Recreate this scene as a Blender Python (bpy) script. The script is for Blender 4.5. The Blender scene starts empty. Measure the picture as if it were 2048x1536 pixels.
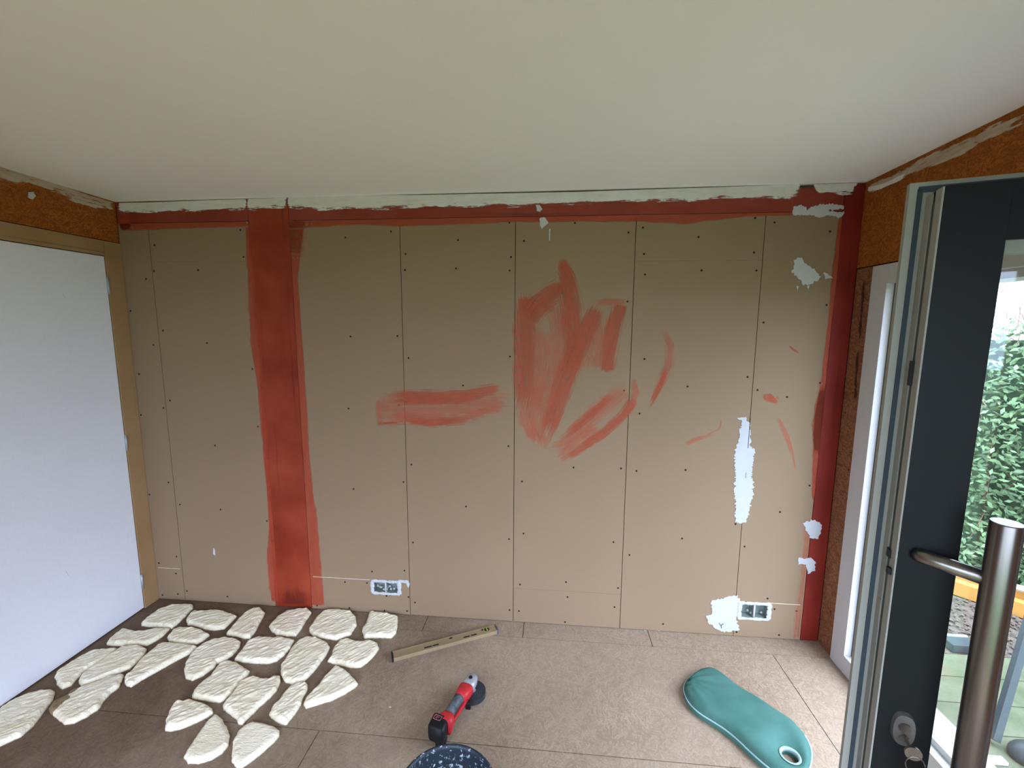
import bpy, bmesh, math, random
from mathutils import Vector, Matrix, noise, geometry
C = bpy.context.scene.collection
sc = bpy.context.scene
random.seed(7)

# ------------------------------------------------------------------ camera
F_PX = 873.8
YAW, PITCH, ROLL = math.radians(-5.08350853), math.radians(7.56118687), math.radians(0.29244191)
CAM = Vector((2.38769, -2.29436, 1.678805))
fwd = Vector((math.sin(YAW)*math.cos(PITCH), math.cos(YAW)*math.cos(PITCH), -math.sin(PITCH)))
r0 = Vector((math.cos(YAW), -math.sin(YAW), 0)); u0 = r0.cross(fwd)
rgt = r0*math.cos(ROLL)+u0*math.sin(ROLL); upv = -r0*math.sin(ROLL)+u0*math.cos(ROLL)
cd = bpy.data.cameras.new('camera'); co = bpy.data.objects.new('camera', cd); C.objects.link(co)
cd.sensor_width = 36; cd.lens = 36*F_PX/2048; cd.clip_start = .02; cd.clip_end = 200
m = Matrix((rgt, upv, -fwd)).transposed().to_4x4(); m.translation = CAM; co.matrix_world = m
sc.camera = co

# ------------------------------------------------------------------ world, light, exposure
sc.view_settings.view_transform = 'Standard'; sc.view_settings.look = 'None'
sc.view_settings.gamma = 1; sc.view_settings.use_curve_mapping = False
sc.view_settings.exposure = 0.0
w = bpy.data.worlds.new('overcast'); sc.world = w; w.use_nodes = True
nt = w.node_tree; bg = nt.nodes['Background']
tc = nt.nodes.new('ShaderNodeTexCoord'); sx = nt.nodes.new('ShaderNodeSeparateXYZ'); cr = nt.nodes.new('ShaderNodeValToRGB')
nt.links.new(tc.outputs['Generated'], sx.inputs[0]); nt.links.new(sx.outputs['Z'], cr.inputs[0]); nt.links.new(cr.outputs[0], bg.inputs[0])
cr.color_ramp.elements[0].position = 0; cr.color_ramp.elements[0].color = (.285,.335,.455,1)
cr.color_ramp.elements[1].position = 1; cr.color_ramp.elements[1].color = (.85,1.0,1.36,1)
bg.inputs[1].default_value = 16
sc.cycles.max_bounces = 9; sc.cycles.diffuse_bounces = 6; sc.cycles.glossy_bounces = 2; sc.cycles.transmission_bounces = 2; sc.cycles.transparent_max_bounces = 12; sc.cycles.use_adaptive_sampling = True; sc.cycles.adaptive_threshold = .09; sc.cycles.adaptive_min_samples = 20; sc.cycles.sample_clamp_indirect = 6
try: sc.cycles.use_denoising = True
except Exception: pass
def portal(name, loc, rot, sxx, syy):
    l = bpy.data.lights.new(name, 'AREA'); l.shape = 'RECTANGLE'; l.size = sxx; l.size_y = syy
    o = bpy.data.objects.new(name, l); C.objects.link(o); o.location = loc; o.rotation_euler = rot
    l.cycles.is_portal = True
XR, YREAR = 3.845, -3.1
OP_Y0, OP_Y1, OP_Z0, OP_Z1 = -1.75, -.212, .088, 1.872          # garden door opening in the right wall
RW = (.55, 3.35, .05, 1.92)                                      # glazed opening behind the camera: x0,x1,z0,z1
portal('portal_garden_door', (XR+.12, (OP_Y0+OP_Y1)/2, (OP_Z0+OP_Z1)/2), (0, math.radians(90), 0), OP_Z1-OP_Z0, OP_Y1-OP_Y0)
portal('portal_rear_window', ((RW[0]+RW[1])/2, YREAR-.12, (RW[2]+RW[3])/2), (math.radians(90), 0, 0), RW[1]-RW[0], RW[3]-RW[2])

# ------------------------------------------------------------------ surveying helpers: sight line -> point on a real plane
def ray(x, y): return fwd*F_PX+rgt*(x-1024)-upv*(y-768)
def onp(x, y, p0, n):
    d = ray(x, y); t = (Vector(p0)-CAM).dot(Vector(n))/d.dot(Vector(n)); return CAM+d*t
def wl(x, y, off=0): return onp(x, y, (0, -off, 0), (0, 1, 0))
def fl(x, y, z=0): return onp(x, y, (0, 0, z), (0, 0, 1))

# ------------------------------------------------------------------ material helpers
class N:
    def __init__(s, name):
        s.m = bpy.data.materials.new(name); s.m.use_nodes = True; s.t = s.m.node_tree
        s.b = s.t.nodes['Principled BSDF']; s.out = s.t.nodes['Material Output']
    def n(s, typ, **k):
        x = s.t.nodes.new(typ)
        for a, v in k.items():
            if a.startswith('i_'): 
                key = a[2:].replace('_', ' ')
                x.inputs[int(key) if key.isdigit() else key].default_value = v
            else: setattr(x, a, v)
        return x
    def l(s, a, b): s.t.links.new(a, b)
    def obj(s, scale=(1, 1, 1), rot=(0, 0, 0), src=None):
        mp = s.n('ShaderNodeMapping'); mp.inputs['Scale'].default_value = scale; mp.inputs['Rotation'].default_value = rot
        if src is None: src = s.n('ShaderNodeNewGeometry').outputs['Position']
        s.l(src, mp.inputs[0]); return mp.outputs[0]
    def noise(s, vec, scale, detail=4, rough=.55, dist=0):
        x = s.n('ShaderNodeTexNoise', i_Scale=scale, i_Detail=detail, i_Roughness=rough, i_Distortion=dist); s.l(vec, x.inputs['Vector']); return x.outputs[0]
    def ramp(s, fac, stops, interp='LINEAR'):
        x = s.n('ShaderNodeValToRGB'); e = x.color_ramp.elements; x.color_ramp.interpolation = interp
        while len(e) < len(stops): e.new(.5)
        for i, (p, c) in enumerate(stops):
            e[i].position = p; e[i].color = (c, c, c, 1) if isinstance(c, (int, float)) else (*c, 1)
        s.l(fac, x.inputs[0]); return x.outputs[0]
    def math(s, op, a, b=None, clamp=False):
        x = s.n('ShaderNodeMath', operation=op, use_clamp=clamp)
        for i, v in enumerate((a, b)):
            if v is None: continue
            if isinstance(v, (int, float)): x.inputs[i].default_value = v
            else: s.l(v, x.inputs[i])
        return x.outputs[0]
    def mix(s, fac, a, b, blend='MIX'):
        x = s.n('ShaderNodeMix', data_type='RGBA', blend_type=blend)
        for i, v in ((0, fac), (6, a), (7, b)):
            if isinstance(v, (int, float)): x.inputs[i].default_value = v
            elif isinstance(v, tuple): x.inputs[i].default_value = (*v, 1)
            else: s.l(v, x.inputs[i])
        return x.outputs[2]
    def bump(s, h, strength=.3, dist=.005):
        x = s.n('ShaderNodeBump', i_Strength=strength, i_Distance=dist); s.l(h, x.inputs['Height']); s.l(x.outputs[0], s.b.inputs['Normal'])
    def base(s, c, rough=.8, metal=0, spec=.3):
        if isinstance(c, tuple): s.b.inputs['Base Color'].default_value = (*c, 1)
        else: s.l(c, s.b.inputs['Base Color'])
        s.b.inputs['Roughness'].default_value = rough; s.b.inputs['Metallic'].default_value = metal
        s.b.inputs['Specular IOR Level'].default_value = spec
        return s.m
def srgb(r, g, b):
    f = lambda v: (v/255/12.92) if v/255 <= .04045 else ((v/255+.055)/1.055)**2.4
    return (f(r), f(g), f(b))
def mottled(name, c, amt=.12, scale=3, rough=.8, metal=0, bump=0, bscale=200, fine=.05, spec=.3, c2=None):
    a = N(name); P = a.obj()
    n1 = a.noise(P, scale, 5, .6); n2 = a.noise(P, bscale, 2)
    dk = tuple(v*(1-amt) for v in c); lt = tuple(min(1, v*(1+amt)) for v in (c2 or c))
    col = a.ramp(n1, [(.3, dk), (.7, lt)])
    col = a.mix(a.math('MULTIPLY', a.math('SUBTRACT', n2, .5), fine*8, True), col, tuple(v*.5 for v in c))
    if bump: a.bump(n2, bump, .002)
    return a.base(col, rough, metal, spec)
def osb(name, plane, stops, dust=None, dust_amt=.5, bump=.25, size=1.0, stain=False):
    a = N(name); g = a.n('ShaderNodeNewGeometry').outputs['Position']
    rot = {'xy': (0, 0, 0), 'yz': (0, math.radians(90), 0)}[plane]
    P = a.obj((1, 1, 1), rot, g)
    nz = a.n('ShaderNodeTexNoise', i_Scale=9, i_Detail=2); a.l(P, nz.inputs['Vector'])
    warp = a.n('ShaderNodeVectorMath', operation='SCALE'); warp.inputs[3].default_value = .03; a.l(nz.outputs['Color'], warp.inputs[0])
    ad = a.n('ShaderNodeVectorMath', operation='ADD'); a.l(P, ad.inputs[0]); a.l(warp.outputs[0], ad.inputs[1])
    layers = []
    for k, ang in enumerate((12, 68, -41, 105)):
        v = a.n('ShaderNodeTexVoronoi', i_Scale=1.0, i_Randomness=1.0)
        mp2 = a.n('ShaderNodeMapping'); mp2.inputs['Rotation'].default_value = (0, 0, math.radians(ang)); a.l(ad.outputs[0], mp2.inputs[0])
        mp = a.n('ShaderNodeMapping'); mp.inputs['Scale'].default_value = (16/size, 95/size, 1); mp.inputs['Location'].default_value = (k*3.7, k*1.3, k*5)
        a.l(mp2.outputs[0], mp.inputs[0]); a.l(mp.outputs[0], v.inputs['Vector'])
        s_ = a.n('ShaderNodeSeparateXYZ'); a.l(v.outputs['Color'], s_.inputs[0]); layers.append(s_)
    val = layers[0].outputs[0]; top = layers[0].outputs[1]
    for s_ in layers[1:]:
        g_ = a.math('GREATER_THAN', s_.outputs[1], top)
        mx = a.n('ShaderNodeMix', data_type='FLOAT'); a.l(g_, mx.inputs[0]); a.l(val, mx.inputs[2]); a.l(s_.outputs[0], mx.inputs[3]); val = mx.outputs[0]
        top = a.math('MAXIMUM', top, s_.outputs[1])
    col = a.ramp(val, stops)
    big = a.noise(P, 2.2, 4)
    col = a.mix(a.ramp(big, [(.35, .0), (.7, .35)]), col, tuple(v*.6 for v in stops[0][1]))
    fine = a.noise(P, 130, 3)
    col = a.mix(a.ramp(fine, [(.5, 0), (.7, .55)]), col, tuple(v*.45 for v in stops[0][1]))
    if dust:
        d = a.noise(P, 1.4, 6, .65); d2 = a.noise(P, 45, 4, .7)
        f = a.ramp(a.math('ADD', a.math('MULTIPLY', d, .75), a.math('MULTIPLY', d2, .3)), [(.32, dust_amt*.35), (.62, dust_amt)])
        col = a.mix(f, col, dust)
    if stain:                                   # trodden, damp-stained area on the left of the floor
        sx_ = a.n('ShaderNodeSeparateXYZ'); a.l(g, sx_.inputs[0])
        e_ = a.math('ADD', a.math('ADD', sx_.outputs[0], a.math('MULTIPLY', sx_.outputs[1], -.35)), a.math('MULTIPLY', a.math('SUBTRACT', a.noise(P, 2.6, 5, .65), .5), 2.2))
        f_ = a.ramp(a.math('DIVIDE', e_, 3.0), [(.25, .8), (.72, 0)])
        col = a.mix(f_, col, (.36, .27, .23), 'MULTIPLY')
    a.bump(a.math('ADD', val, a.math('MULTIPLY', fine, .5)), bump, .003)
    return a.base(col, .78, 0, .25)
def paintmat(name, c1, c2, density=1.0, gain=6, streak=(3, 55), amt=1.0, rough=.6, bump=.2):
    """thin brushed coat: coverage from the painted-on weight 'w' broken up by bristle streaks"""
    a = N(name); uv = a.n('ShaderNodeUVMap').outputs[0]
    at = a.n('ShaderNodeAttribute', attribute_name='w').outputs['Fac']
    s1 = a.noise(a.obj((streak[0], streak[1], 1), src=uv), 1, 3, .6); s2 = a.noise(a.obj((streak[0]*3, streak[1]*3.2, 1), src=uv), 1, 3, .7)
    s3 = a.noise(a.obj((14, 14, 14)), 1, 3, .6)
    nn = a.math('ADD', a.math('MULTIPLY', s1, .5), a.math('ADD', a.math('MULTIPLY', s2, .3), a.math('MULTIPLY', s3, .2)))
    v = a.math('ADD', at, a.math('MULTIPLY', a.math('SUBTRACT', nn, .5), amt*6))
    al = a.math('MULTIPLY', a.math('MULTIPLY', a.math('SUBTRACT', v, .22), gain, True), density, True)
    col = a.ramp(nn, [(.35, c1), (.62, c2)])
    # a very thin film: light crosses it on the way in and out, so spread coverage over both passes
    rt = a.math('SQRT', a.math('SUBTRACT', 1.0, al)); k = a.math('ADD', 1.0, rt); al = a.math('SUBTRACT', 1.0, rt)
    cmb = a.n('ShaderNodeVectorMath', operation='SCALE'); a.l(col, cmb.inputs[0]); a.l(k, cmb.inputs[3])
    mn = a.n('ShaderNodeVectorMath', operation='MINIMUM'); a.l(cmb.outputs[0], mn.inputs[0]); mn.inputs[1].default_value = (.86, .86, .86); col = mn.outputs[0]
    a.l(al, a.b.inputs['Alpha']); a.bump(s2, bump, .001)
    return a.base(col, rough, 0, .25)

M = {}
M['panel'] = mottled('plasterboard_paper_brown', srgb(140,118,92), .03, 1.5, .8, bump=.06, bscale=260, fine=.02)
M['dark'] = mottled('dark_cavity', (.012,.010,.009), .2, 5, .95)
M['redprimer'] = mottled('red_primer_timber', srgb(150,38,20), .22, 5, .6, bump=.15, bscale=160, c2=srgb(164,50,32), fine=.05)
M['redpost'] = None
def redwood(name, c1, c2, sc_=(40, 40, 1.2)):
    a = N(name); P = a.obj(sc_); g = a.noise(P, 1, 4, .6, .4); b = a.noise(a.obj((1, 1, 1)), 3.2, 4)
    col = a.mix(a.ramp(b, [(.35, 0), (.7, 1)]), c1, c2); col = a.mix(a.ramp(g, [(.28, .65), (.42, 0)]), col, tuple(v*.45 for v in c1))
    a.bump(g, .25, .002); return a.base(col, .55, 0, .3)
M['redpost'] = redwood('red_primer_post', srgb(126,36,10), srgb(156,64,38))
M['redbeam'] = redwood('red_primer_beam', srgb(134,50,34), srgb(146,64,48), (1.2, 40, 40))
M['redside'] = redwood('red_primer_corner_post', srgb(112,26,16), srgb(132,40,28))
M['ceiling'] = mottled('ceiling_board_white', srgb(240,239,232), .015, 1.2, .9, fine=.02, bscale=300, bump=.04)
M['plaster'] = mottled('white_filler', srgb(186,188,188), .05, 12, .85, bump=.3, bscale=120, fine=.04)
M['osb_wall'] = osb('strand_board_orange', 'yz', [(.1, srgb(134,70,18)), (.5, srgb(152,84,24)), (.9, srgb(166,98,34))], bump=.15, size=.6)
M['osb_side'] = osb('strand_board_reddish', 'yz', [(.1, srgb(120,74,46)), (.5, srgb(138,90,60)), (.9, srgb(154,106,76))], bump=.15, size=.6)
M['osb_floor'] = M['osb_dark'] = osb('strand_board_floor', 'xy', [(.08, srgb(118,92,64)), (.5, srgb(138,112,86)), (.92, srgb(156,132,104))], srgb(168,154,134), .55, .1, size=.62, stain=True)
M['casing'] = redwood('door_casing_pine', srgb(150,118,80), srgb(162,132,94), (30, 30, 1.0))
M['casing_head'] = redwood('door_casing_pine_head', srgb(150,118,80), srgb(162,132,94), (30, 1.0, 30))
M['doorwhite'] = mottled('door_white_paint', srgb(222,224,228), .025, 2, .45, fine=.03, bscale=60, spec=.4)
M['framewhite'] = mottled('white_plastic_frame', srgb(192,190,190), .02, 3, .35, spec=.45)
M['leafblack'] = mottled('anthracite_coated_metal', srgb(10,15,17), .1, 20, .5, spec=.25, bump=.08, bscale=900)
M['leafgrey'] = mottled('grey_aluminium_profile', srgb(146,146,136), .05, 6, .5, spec=.4)
M['gasket'] = mottled('dark_rubber_gasket', srgb(52,62,70), .1, 10, .6)
M['slot'] = mottled('profile_groove', srgb(70,74,68), .1, 10, .6)
def steel():
    a = N('brushed_steel'); g = a.noise(a.obj((60, 60, 2)), 1, 3)
    a.bump(g, .1, .001); a.base(a.ramp(g, [(.3, srgb(112,108,102)), (.7, srgb(138,133,126))]), .3, .95, .5); return a.m
M['steel'] = steel()
def glass(name, tint=(.93,.97,.95), mixv=.07):
    a = N(name); t = a.n('ShaderNodeBsdfTransparent'); t.inputs[0].default_value = (*tint, 1)
    g = a.n('ShaderNodeBsdfGlossy'); g.inputs['Roughness'].default_value = .02; g.inputs[0].default_value = (.9, .95, 1, 1)
    nz = a.noise(a.obj(), 3, 4); lw = a.n('ShaderNodeFresnel', i_IOR=1.35)
    f = a.math('ADD', lw.outputs[0], a.math('MULTIPLY', nz, .02), True)
    mx = a.n('ShaderNodeMixShader'); a.l(f, mx.inputs[0]); a.l(t.outputs[0], mx.inputs[1]); a.l(g.outputs[0], mx.inputs[2]); a.l(mx.outputs[0], a.out.inputs[0]); return a.m
M['glass'] = glass('door_glass')
def stonemat():
    a = N('cream_cast_stone'); P = a.obj(); r = a.noise(a.obj((26, 120, 60), (0, 0, math.radians(-48))), 1, 5, .65, .5); n = a.noise(P, 9, 4)
    p = a.noise(P, 240, 3)
    col = a.mix(a.ramp(n, [(.35, 0), (.7, 1)]), srgb(238,228,196), srgb(246,239,214)); col = a.mix(a.ramp(r, [(.34, .4), (.5, 0)]), col, srgb(190,176,146))
    a.bump(a.math('ADD', r, a.math('MULTIPLY', p, .3)), .7, .006); return a.base(col, .9, 0, .2)
M['stone'] = stonemat()
M['level'] = mottled('level_dull_yellow_metal', srgb(142,124,92), .1, 14, .5, spec=.4, fine=.1)
M['black'] = mottled('black_plastic', srgb(22,23,26), .1, 20, .5)
M['rubber'] = mottled('black_rubber_dusty', srgb(52,58,62), .25, 25, .7, fine=.2, bscale=120, c2=srgb(96,102,104))
M['toolred'] = mottled('red_tool_plastic', srgb(186,44,48), .1, 25, .4, fine=.08)
M['alu'] = mottled('cast_aluminium_grey', srgb(168,172,174), .08, 30, .4, metal=.35, fine=.06)
M['guard'] = mottled('dark_steel_guard', srgb(66,72,78), .15, 30, .45, metal=.6, fine=.15)
def cloth():
    a = N('teal_cushion_cover'); P = a.obj(); n = a.noise(P, 7, 5); f = a.noise(P, 420, 2)
    a.bump(f, .25, .001); return a.base(a.ramp(n, [(.3, srgb(52,96,84)), (.7, srgb(70,112,100))]), .75, 0, .3)
M['teal'] = cloth()
M['piping'] = mottled('pale_piping', srgb(150,178,176), .05, 20, .7)
def bucketmat():
    a = N('black_bucket_splashed'); P = a.obj(); n = a.noise(P, 70, 5, .7); n2 = a.noise(P, 14, 3)
    f = a.ramp(a.math('ADD', n, a.math('MULTIPLY', n2, .3)), [(.73, 0), (.80, .9)])
    return a.base(a.mix(f, srgb(30,40,48), srgb(176,188,194)), .5, 0, .4)
M['bucket'] = bucketmat()
def mortar():
    a = N('dried_mortar_crumbs'); v = a.n('ShaderNodeTexVoronoi', i_Scale=60); a.l(a.obj(), v.inputs['Vector']); n = a.noise(a.obj(), 38, 5, .7)
    a.bump(n, .8, .01); return a.base(a.ramp(n, [(.42, srgb(40,48,52)), (.5, srgb(104,114,112)), (.62, srgb(176,182,178))]), .9)
M['mortar'] = mortar()
M['deck'] = mottled('algae_green_decking', srgb(74,82,54), .2, 6, .75, bump=.3, bscale=90, fine=.1, c2=srgb(92,92,70))
M['sleeper'] = mottled('orange_timber_edging', srgb(186,132,64), .12, 8, .7, fine=.08)
M['gravel'] = mottled('brown_gravel', srgb(92,80,70), .4, 40, .9, bump=.6, bscale=160)
M['lawn'] = mottled('garden_ground', srgb(74,88,52), .3, 5, .95, bump=.5, bscale=40)
M['leaf'] = mottled('hedge_leaf', srgb(70,94,62), .35, 6, .5, c2=srgb(106,130,86), spec=.4)
M['twig'] = mottled('dry_twig', srgb(128,104,88), .25, 12, .85)
M['pole'] = mottled('dark_grey_metal', srgb(58,64,64), .1, 10, .5)
M['pale'] = mottled('pale_painted_post', srgb(180,208,216), .05, 5, .5)
M['paint'] = paintmat('red_primer_brushed', srgb(144,62,36), srgb(158,78,52), .88, 1.7, (2.0, 110), .8)
M['paint_thin'] = paintmat('red_primer_dragged_thin', srgb(150,74,50), srgb(164,88,64), .68, 1.3, (1.8, 130), 1.15)
M['paint_bleed'] = paintmat('red_primer_overlap', srgb(146,52,30), srgb(160,68,44), .88, 3.5, (5, 25), .3)
M['filler_thin'] = paintmat('white_filler_scraped', srgb(204,202,196), srgb(226,224,220), .96, 4, (7, 45), .62, .85, .5)
M['filler_wall'] = paintmat('white_filler_smeared', srgb(170,154,132), srgb(206,196,180), .78, 3.2, (5, 30), 1.3, .85, .5)
M['scuff'] = paintmat('grey_smudge', srgb(168,172,176), srgb(190,194,198), .5, 3, (8, 25), .9, .7, .1)

# ------------------------------------------------------------------ object helpers
def wloc(o):
    v = Vector((0, 0, 0))
    while o: v += o.location; o = o.parent
    return v
def obj(name, bm_or, m, parent=None, smooth=False):
    me = bpy.data.meshes.new(name)
    if isinstance(bm_or, bmesh.types.BMesh): bm_or.to_mesh(me); bm_or.free()
    else: me.from_pydata([tuple(v) for v in bm_or[0]], [], bm_or[1])
    o = bpy.data.objects.new(name, me); C.objects.link(o)
    if m: me.materials.append(m)
    if parent:
        o.parent = parent; L = wloc(parent)
        if L.length: me.transform(Matrix.Translation(-L))
    if smooth: me.polygons.foreach_set('use_smooth', [True]*len(me.polygons))
    me.update(); return o
def tag(o, label=None, cat=None, group=None, kind=None):
    for k, v in (('label', label), ('category', cat), ('group', group), ('kind', kind)):
        if v: o[k] = v
    return o
def thing(name, loc, label, cat, group=None, kind=None):
    o = bpy.data.objects.new(name, None); C.objects.link(o); o.location = loc; o.empty_display_size = .05
    return tag(o, label, cat, group, kind)
def box(bm, x0, x1, y0, y1, z0, z1, bev=0):
    r = bmesh.ops.create_cube(bm, size=1); vs = r['verts']
    for v in vs: v.co = Vector(((x0+x1)/2+v.co.x*(x1-x0), (y0+y1)/2+v.co.y*(y1-y0), (z0+z1)/2+v.co.z*(z1-z0)))
    if bev: bmesh.ops.bevel(bm, geom=list({e for v in vs for e in v.link_edges}), offset=bev, segments=2, affect='EDGES', profile=.5)
def boxo(name, d, m, parent=None, bev=0):
    bm = bmesh.new(); box(bm, *d, bev); return obj(name, bm, m, parent)
def hexa(bm, p):     # 8 corners: bottom ring 4, top ring 4
    vs = [bm.verts.new(v) for v in p]
    for f in ((3,2,1,0), (4,5,6,7), (0,1,5,4), (1,2,6,5), (2,3,7,6), (3,0,4,7)): bm.faces.new([vs[i] for i in f])
def tube(bm, pts, r, seg=10, cap=True):
    pts = [Vector(p) for p in pts]; rings = []
    for i, p in enumerate(pts):
        t = (pts[min(i+1, len(pts)-1)]-pts[max(i-1, 0)]).normalized()
        a = t.cross(Vector((0, 0, 1)));  a = a.normalized() if a.length > .05 else t.cross(Vector((1, 0, 0))).normalized()
        b = t.cross(a); rr = r[i] if isinstance(r, (list, tuple)) else r
        rings.append([bm.verts.new(p+a*rr*math.cos(q*2*math.pi/seg)+b*rr*math.sin(q*2*math.pi/seg)) for q in range(seg)])
    for A, B in zip(rings, rings[1:]):
        for q in range(seg): bm.faces.new((A[q], A[(q+1) % seg], B[(q+1) % seg], B[q]))
    if cap: bm.faces.new(rings[0][::-1]); bm.faces.new(rings[-1])
def lathe(bm, prof, c, seg=48):
    rings = []
    for r, z in prof:
        rings.append([bm.verts.new((c[0]+r*math.cos(q*2*math.pi/seg), c[1]+r*math.sin(q*2*math.pi/seg), c[2]+z)) for q in range(seg)])
    for A, B in zip(rings, rings[1:]):
        for q in range(seg): bm.faces.new((A[q], A[(q+1) % seg], B[(q+1) % seg], B[q]))
    return rings
def dist_poly(x, y, P):
    best = 1e9
    for i in range(len(P)):
        ax, ay = P[i]; bx, by = P[(i+1) % len(P)]; dx, dy = bx-ax, by-ay
        t = ((x-ax)*dx+(y-ay)*dy)/(dx*dx+dy*dy+1e-12); t = 0 if t < 0 else 1 if t > 1 else t
        d = (x-ax-t*dx)**2+(y-ay-t*dy)**2
        if d < best: best = d
    return math.sqrt(best)
def inside(x, y, P):
    c = False; j = len(P)-1
    for i in range(len(P)):
        if (P[i][1] > y) != (P[j][1] > y) and x < (P[j][0]-P[i][0])*(y-P[i][1])/(P[j][1]-P[i][1])+P[i][0]: c = not c
        j = i
    return c
def resample(P, step, closed=True, jit=0, seed=0, smooth=0):
    P = [Vector(p) for p in P]
    for _ in range(smooth):
        Q = []
        for i in range(len(P)):
            a, b = P[i], P[(i+1) % len(P)]; Q += [a*.75+b*.25, a*.25+b*.75]
        P = Q
    out = []; n = len(P) if closed else len(P)-1
    for i in range(n):
        a, b = P[i], P[(i+1) % len(P)]; k = max(1, int((b-a).length/step))
        for j in range(k): out.append(a.lerp(b, j/k))
    if not closed: out.append(P[-1])
    if jit:
        out = [p+Vector([noise.noise(Vector((*p.to_tuple()[:2], seed))*s_+Vector((0, 0, k*9.1)))*jit*w_ for k in range(len(p))])
               for p, s_, w_ in ((p, 1/(step*2.2), 1) for p in out)]
    return out
def relief(name, outline, hfun, spacing, m, parent, edge_z, holes=(), base_z=0, smooth=True):
    """solid pad/stone: outline (world xy), height hfun(x, y, d) with d = distance to the rim"""
    P = [(p[0], p[1]) for p in outline]; loops = [P]+[[(p[0], p[1]) for p in h] for h in holes]
    pts = []; edges = []
    for Lp in loops:
        s = len(pts); pts += [Vector(p) for p in Lp]; edges += [(s+i, s+(i+1) % len(Lp)) for i in range(len(Lp))]
    nb = len(pts); xs = [p[0] for p in P]; ys = [p[1] for p in P]
    y = min(ys); row = 0
    while y < max(ys):
        x = min(xs)+(row % 2)*spacing/2
        while x < max(xs):
            X = x+random.uniform(-.15, .15)*spacing; Y = y+random.uniform(-.15, .15)*spacing
            if inside(X, Y, P) and not any(inside(X, Y, h) for h in loops[1:]) and min(dist_poly(X, Y, Lp) for Lp in loops) > spacing*.45: pts.append(Vector((X, Y)))
            x += spacing
        y += spacing*.866; row += 1
    v2, e2, f2, ov, oe, of = geometry.delaunay_2d_cdt(pts, edges, [], 0, 1e-6)
    V = []; onrim = []
    for i, v in enumerate(v2):
        d = min(dist_poly(v.x, v.y, Lp) for Lp in loops); onrim.append(d < 1e-5)
        V.append((v.x, v.y, base_z+(edge_z if d < 1e-5 else hfun(v.x, v.y, d))))
    Fc = []
    for f in f2:
        cx = sum(v2[i].x for i in f)/3; cy = sum(v2[i].y for i in f)/3
        if inside(cx, cy, P) and not any(inside(cx, cy, h) for h in loops[1:]): Fc.append(list(f))
    cnt = {}
    for f in Fc:
        for a, b in ((f[0], f[1]), (f[1], f[2]), (f[2], f[0])): cnt[(a, b)] = 1
    low = {}
    for (a, b) in list(cnt):
        if (b, a) not in cnt:
            for q in (a, b):
                if q not in low: low[q] = len(V); V.append((V[q][0], V[q][1], base_z))
            Fc.append([b, a, low[a], low[b]])
    if not holes:
        ring = []; nxt = {a: b for (a, b) in cnt if (b, a) not in cnt}; s = next(iter(nxt)); q = s
        while True:
            ring.append(low[q]); q = nxt.get(q)
            if q is None or q == s: break
        if len(ring) > 2: Fc.append(ring[::-1])
    return obj(name, (V, Fc), m, parent, smooth)
def coat(name, A, B, m, parent, mode='both', off=.0006, normal=(0, -1, 0), ends=(.12, .12), rows=9, step=.02, label=None):
    """brushed-on coat between two lines A and B lying on the wall. mode: both = thins out at A and B, b = only at B, none"""
    A = [Vector(a) for a in A]; B = [Vector(b) for b in B]
    def par(P, t):
        L = [0]
        for i in range(1, len(P)): L.append(L[-1]+(P[i]-P[i-1]).length)
        s = t*L[-1]
        for i in range(1, len(P)):
            if s <= L[i]+1e-9: return P[i-1].lerp(P[i], (s-L[i-1])/max(1e-9, L[i]-L[i-1]))
        return P[-1].copy()
    ln = sum((A[i]-A[i-1]).length for i in range(1, len(A))); n = max(4, int(ln/step))
    V = []; W = []; UV = []; Fc = []; nn = Vector(normal)
    for i in range(n+1):
        t = i/n; a = par(A, t); b = par(B, t); wd = (b-a).length
        for j in range(rows):
            v = j/(rows-1); V.append(a.lerp(b, v)+nn*off)
            e = min(1, 2.6*min(v, 1-v)*1.3) if mode == 'both' else (min(1, 2.0*(1-v)) if mode == 'b' else 1)
            te = min(1, t/max(ends[0], 1e-4)) * min(1, (1-t)/max(ends[1], 1e-4)) if ends else 1
            W.append(e*te); UV.append((t*ln, v*wd))
    for i in range(n):
        for j in range(rows-1): a = i*rows+j; Fc.append((a, a+1, a+rows+1, a+rows))
    o = obj(name, (V, Fc), m, parent)
    at = o.data.attributes.new('w', 'FLOAT', 'POINT'); at.data.foreach_set('value', W)
    uv = o.data.uv_layers.new(name='UVMap')
    for lp in o.data.loops: uv.data[lp.index].uv = UV[lp.vertex_index]
    if label: o['label'] = label
    return o
def stroke(name, pts, width, m, parent, label=None, off=.0006, ends=(.12, .12), proj=wl):
    """brush stroke along surveyed points (px) of given px width on the back wall"""
    P = [Vector(p) for p in pts]; A = []; B = []
    for i, p in enumerate(P):
        t = (P[min(i+1, len(P)-1)]-P[max(i-1, 0)]).normalized(); nrm = Vector((-t.y, t.x)); w_ = width[i] if isinstance(width, (list, tuple)) else width
        A.append(proj(*(p-nrm*w_/2))); B.append(proj(*(p+nrm*w_/2)))
    return coat(name, A, B, m, parent, 'both', off, ends=ends, label=label)
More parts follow.
